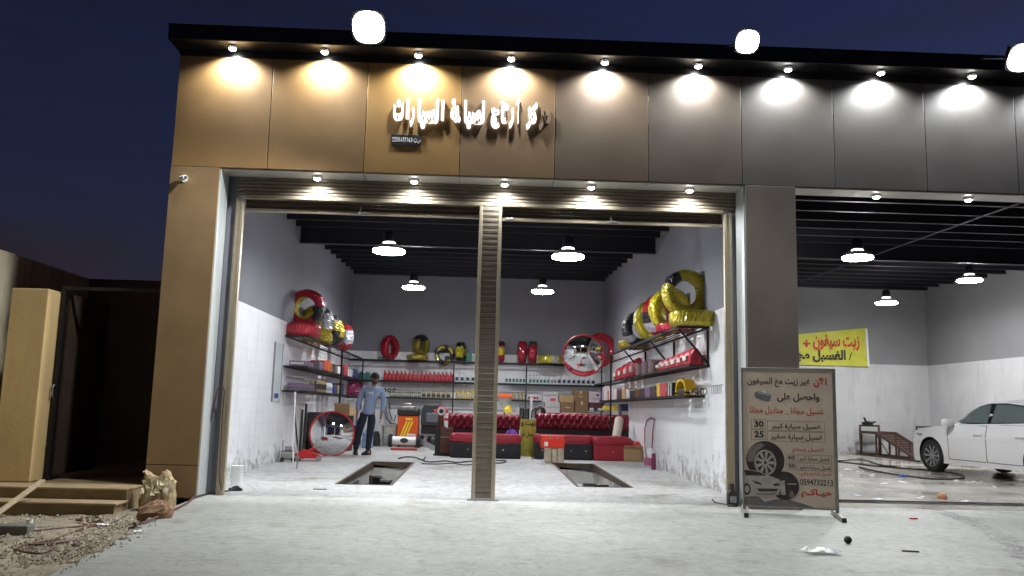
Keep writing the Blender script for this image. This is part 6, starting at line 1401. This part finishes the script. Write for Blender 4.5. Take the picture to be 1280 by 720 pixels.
for nm_, pl in (('front_window', [(.80, 1.012), (.58, top(.58)-.025), (.35, top(.35)-.022), (.02, top(.02)-.022), (-.06, 1.012)]), ('rear_window', [(-.14, 1.018), (-.10, top(-.10)-.022), (-.45, top(-.45)-.022), (-.82, top(-.82)-.022), (-1.02, 1.05)]), ('quarter_window', [(-1.07, 1.06), (-.90, top(-.90)-.025), (-1.12, top(-1.12)-.03), (-1.38, 1.10)])):
    for sg in (1, -1): wpoly(pl, nm_, glass, .009, 4, (sg,)).build(nm_, glass, bo)
ws = []
for x in (1.05, .95, .8, .65, .5, .42): ws.append([(x+.02, y, gz(x, 1)+.018) for y in [ghw(x, 1)*.93*q for q in (-1, -.6, -.2, .2, .6, 1)]])
MB().grid(ws).build('windscreen', glass, bo, smooth=True)
ws = []
for x in (-1.75, -1.55, -1.3, -1.1, -1.0): ws.append([(x-.02, y, gz(x, 1)+.018) for y in [ghw(x, 1)*.9*q for q in (-1, -.5, 0, .5, 1)]])
MB().grid(ws).build('rear_screen', glass, bo, smooth=True)
# doors: panels 5 mm proud of dark seams
def bpatch(x0, x1, z0, z1, off, sl0=0, sl1=0, nx=8, nz_=10, arch=None, sgs=(1, -1)):
    b = MB()
    for sg in sgs:
        R = []
        for j in range(nz_+1):
            z = z0+(z1-z0)*j/nz_; row = []
            for i in range(nx+1):
                a = x0+sl0*(j/nz_); e = x1+sl1*(j/nz_)
                if arch and abs(z-.325) < arch[1]: a = max(a, arch[0]+math.sqrt(arch[1]**2-(z-.325)**2))
                x = a+(e-a)*i/nx; row.append((x, sg*(hwz(x, z)+off), min(z, lerp_tab(ZT, x)-.012)))
            R.append(row)
        b.grid(R)
    return b
for sg in (1, -1):
    bpatch(-.125, .905, .285, .965, .003, sgs=(sg,)).build('seam_strip', seam, bo); bpatch(-1.16, -.11, .285, .99, .003, sgs=(sg,)).build('seam_strip', seam, bo)
    for nm_, a, e, zt_, ar in (('front_door', -.105, .885, .955, None), ('rear_door', -1.135, -.122, .985, (AR, .41))):
        d = bpatch(a, e, .297, zt_, .008, 0, 0, 10, 12, ar, (sg,)).build(nm_, paint, bo, smooth=True)
        hx = a+.10; hy = hwz(hx, .80)
        MB().tube([(hx-.02, sg*(hy+.01), .79), (hx, sg*(hy+.045), .795), (hx+.16, sg*(hy+.045), .79), (hx+.19, sg*(hy+.01), .785)], .013, 8).build('handle', paint, d, smooth=True)
    MB().grid([[(x, sg*(hwz(x, z)+.012), z) for x in [-.93+i*.19 for i in range(11)]] for z in (.195, .23, .27)]).build('sill', paint, bo, smooth=True)
for sg in (1, -1):
    M = Matrix.Translation((.80, sg*1.0, 1.01))
    MB().loft([(-.075, .055, .10), (-.05, .08, .115), (.03, .075, .115), (.065, .05, .09)], 16, 3.2, M).build('mirror', paint, car, smooth=True) if sg == 1 else MB().loft([(-.075, .055, .10), (-.05, .08, .115), (.03, .075, .115), (.065, .05, .09)], 16, 3.2, M).build('mirror', paint, car, smooth=True)
    MB().box(.77, .83, sg*.86, sg*.91, .95, .985).build('mirror_arm', trim, car)
    MB().add([(x, sg*(hwz(x, z)+.006), z) for x, z in ((1.66, .76), (1.9, .76), (2.12, .70), (2.09, .62), (1.92, .65), (1.7, .71))], [tuple(range(6))]).build('headlight', mat('lamp_glass', (.45, .46, .47), .1, .2, .1, 9, coat=.6), bo)
MB().grid([[(2.29+.03*(1-abs(y)/.4), y, z) for y in (-.4, -.2, 0, .2, .4)] for z in (.30, .40)]).build('grille', trim, bo)
tyr = mat('car_tyre', (.02, .02, .02), .8, 0, .2, 30)
wh = None
for ax in (AF, AR):
    for sg in (1, -1):
        M0 = Matrix.Translation((0, 0, 0)) @ Matrix.Rotation(-PI/2, 4, 'X')
        if wh is None:
            wh = MB().lathe([(.215, -.09), (.30, -.105), (.325, -.07), (.328, 0), (.325, .07), (.30, .105), (.225, .095), (.215, .06), (.215, -.09)], 40, M0, False).build('wheel', tyr, car, smooth=True)
            rim = MB().lathe([(.226, .094), (.215, .10), (.205, .07), (.205, -.05)], 36, M0, False)
            rim.lathe([(.0, .075), (.045, .072), (.05, .05), (.0, .045)], 20, M0)
            for k in range(10):
                a = 2*PI*k/10; dA = .13 if k % 2 else -.13; a0 = a+dA*.4
                rim.add([M0 @ Vector((r*math.cos(g), r*math.sin(g), zz)) for r, g, zz in ((.04, a0-.35, .068), (.04, a0+.35, .068), (.212, a-.10, .078), (.212, a+.10, .078), (.04, a0-.35, .03), (.04, a0+.35, .03), (.212, a-.10, .04), (.212, a+.10, .04))], [(0, 1, 3, 2), (0, 2, 6, 4), (1, 5, 7, 3), (4, 6, 7, 5)])
            rm = rim.build('rim', alloy, wh, smooth=True); bd = MB().lathe([(.0, -.02), (.204, -.02)], 24, M0).build('brake_disc', trim, wh)
            wh.location = (ax, sg*TW, .328); CHW = (rm, bd); wh.rotation_euler = (0, 0, 0)
        else:
            w2 = wh.copy(); COL.objects.link(w2); w2.location = (ax, sg*TW, .328); w2.rotation_euler = (0, .3, 0 if sg == 1 else PI)
            for q in CHW: e = q.copy(); COL.objects.link(e); e.parent = w2
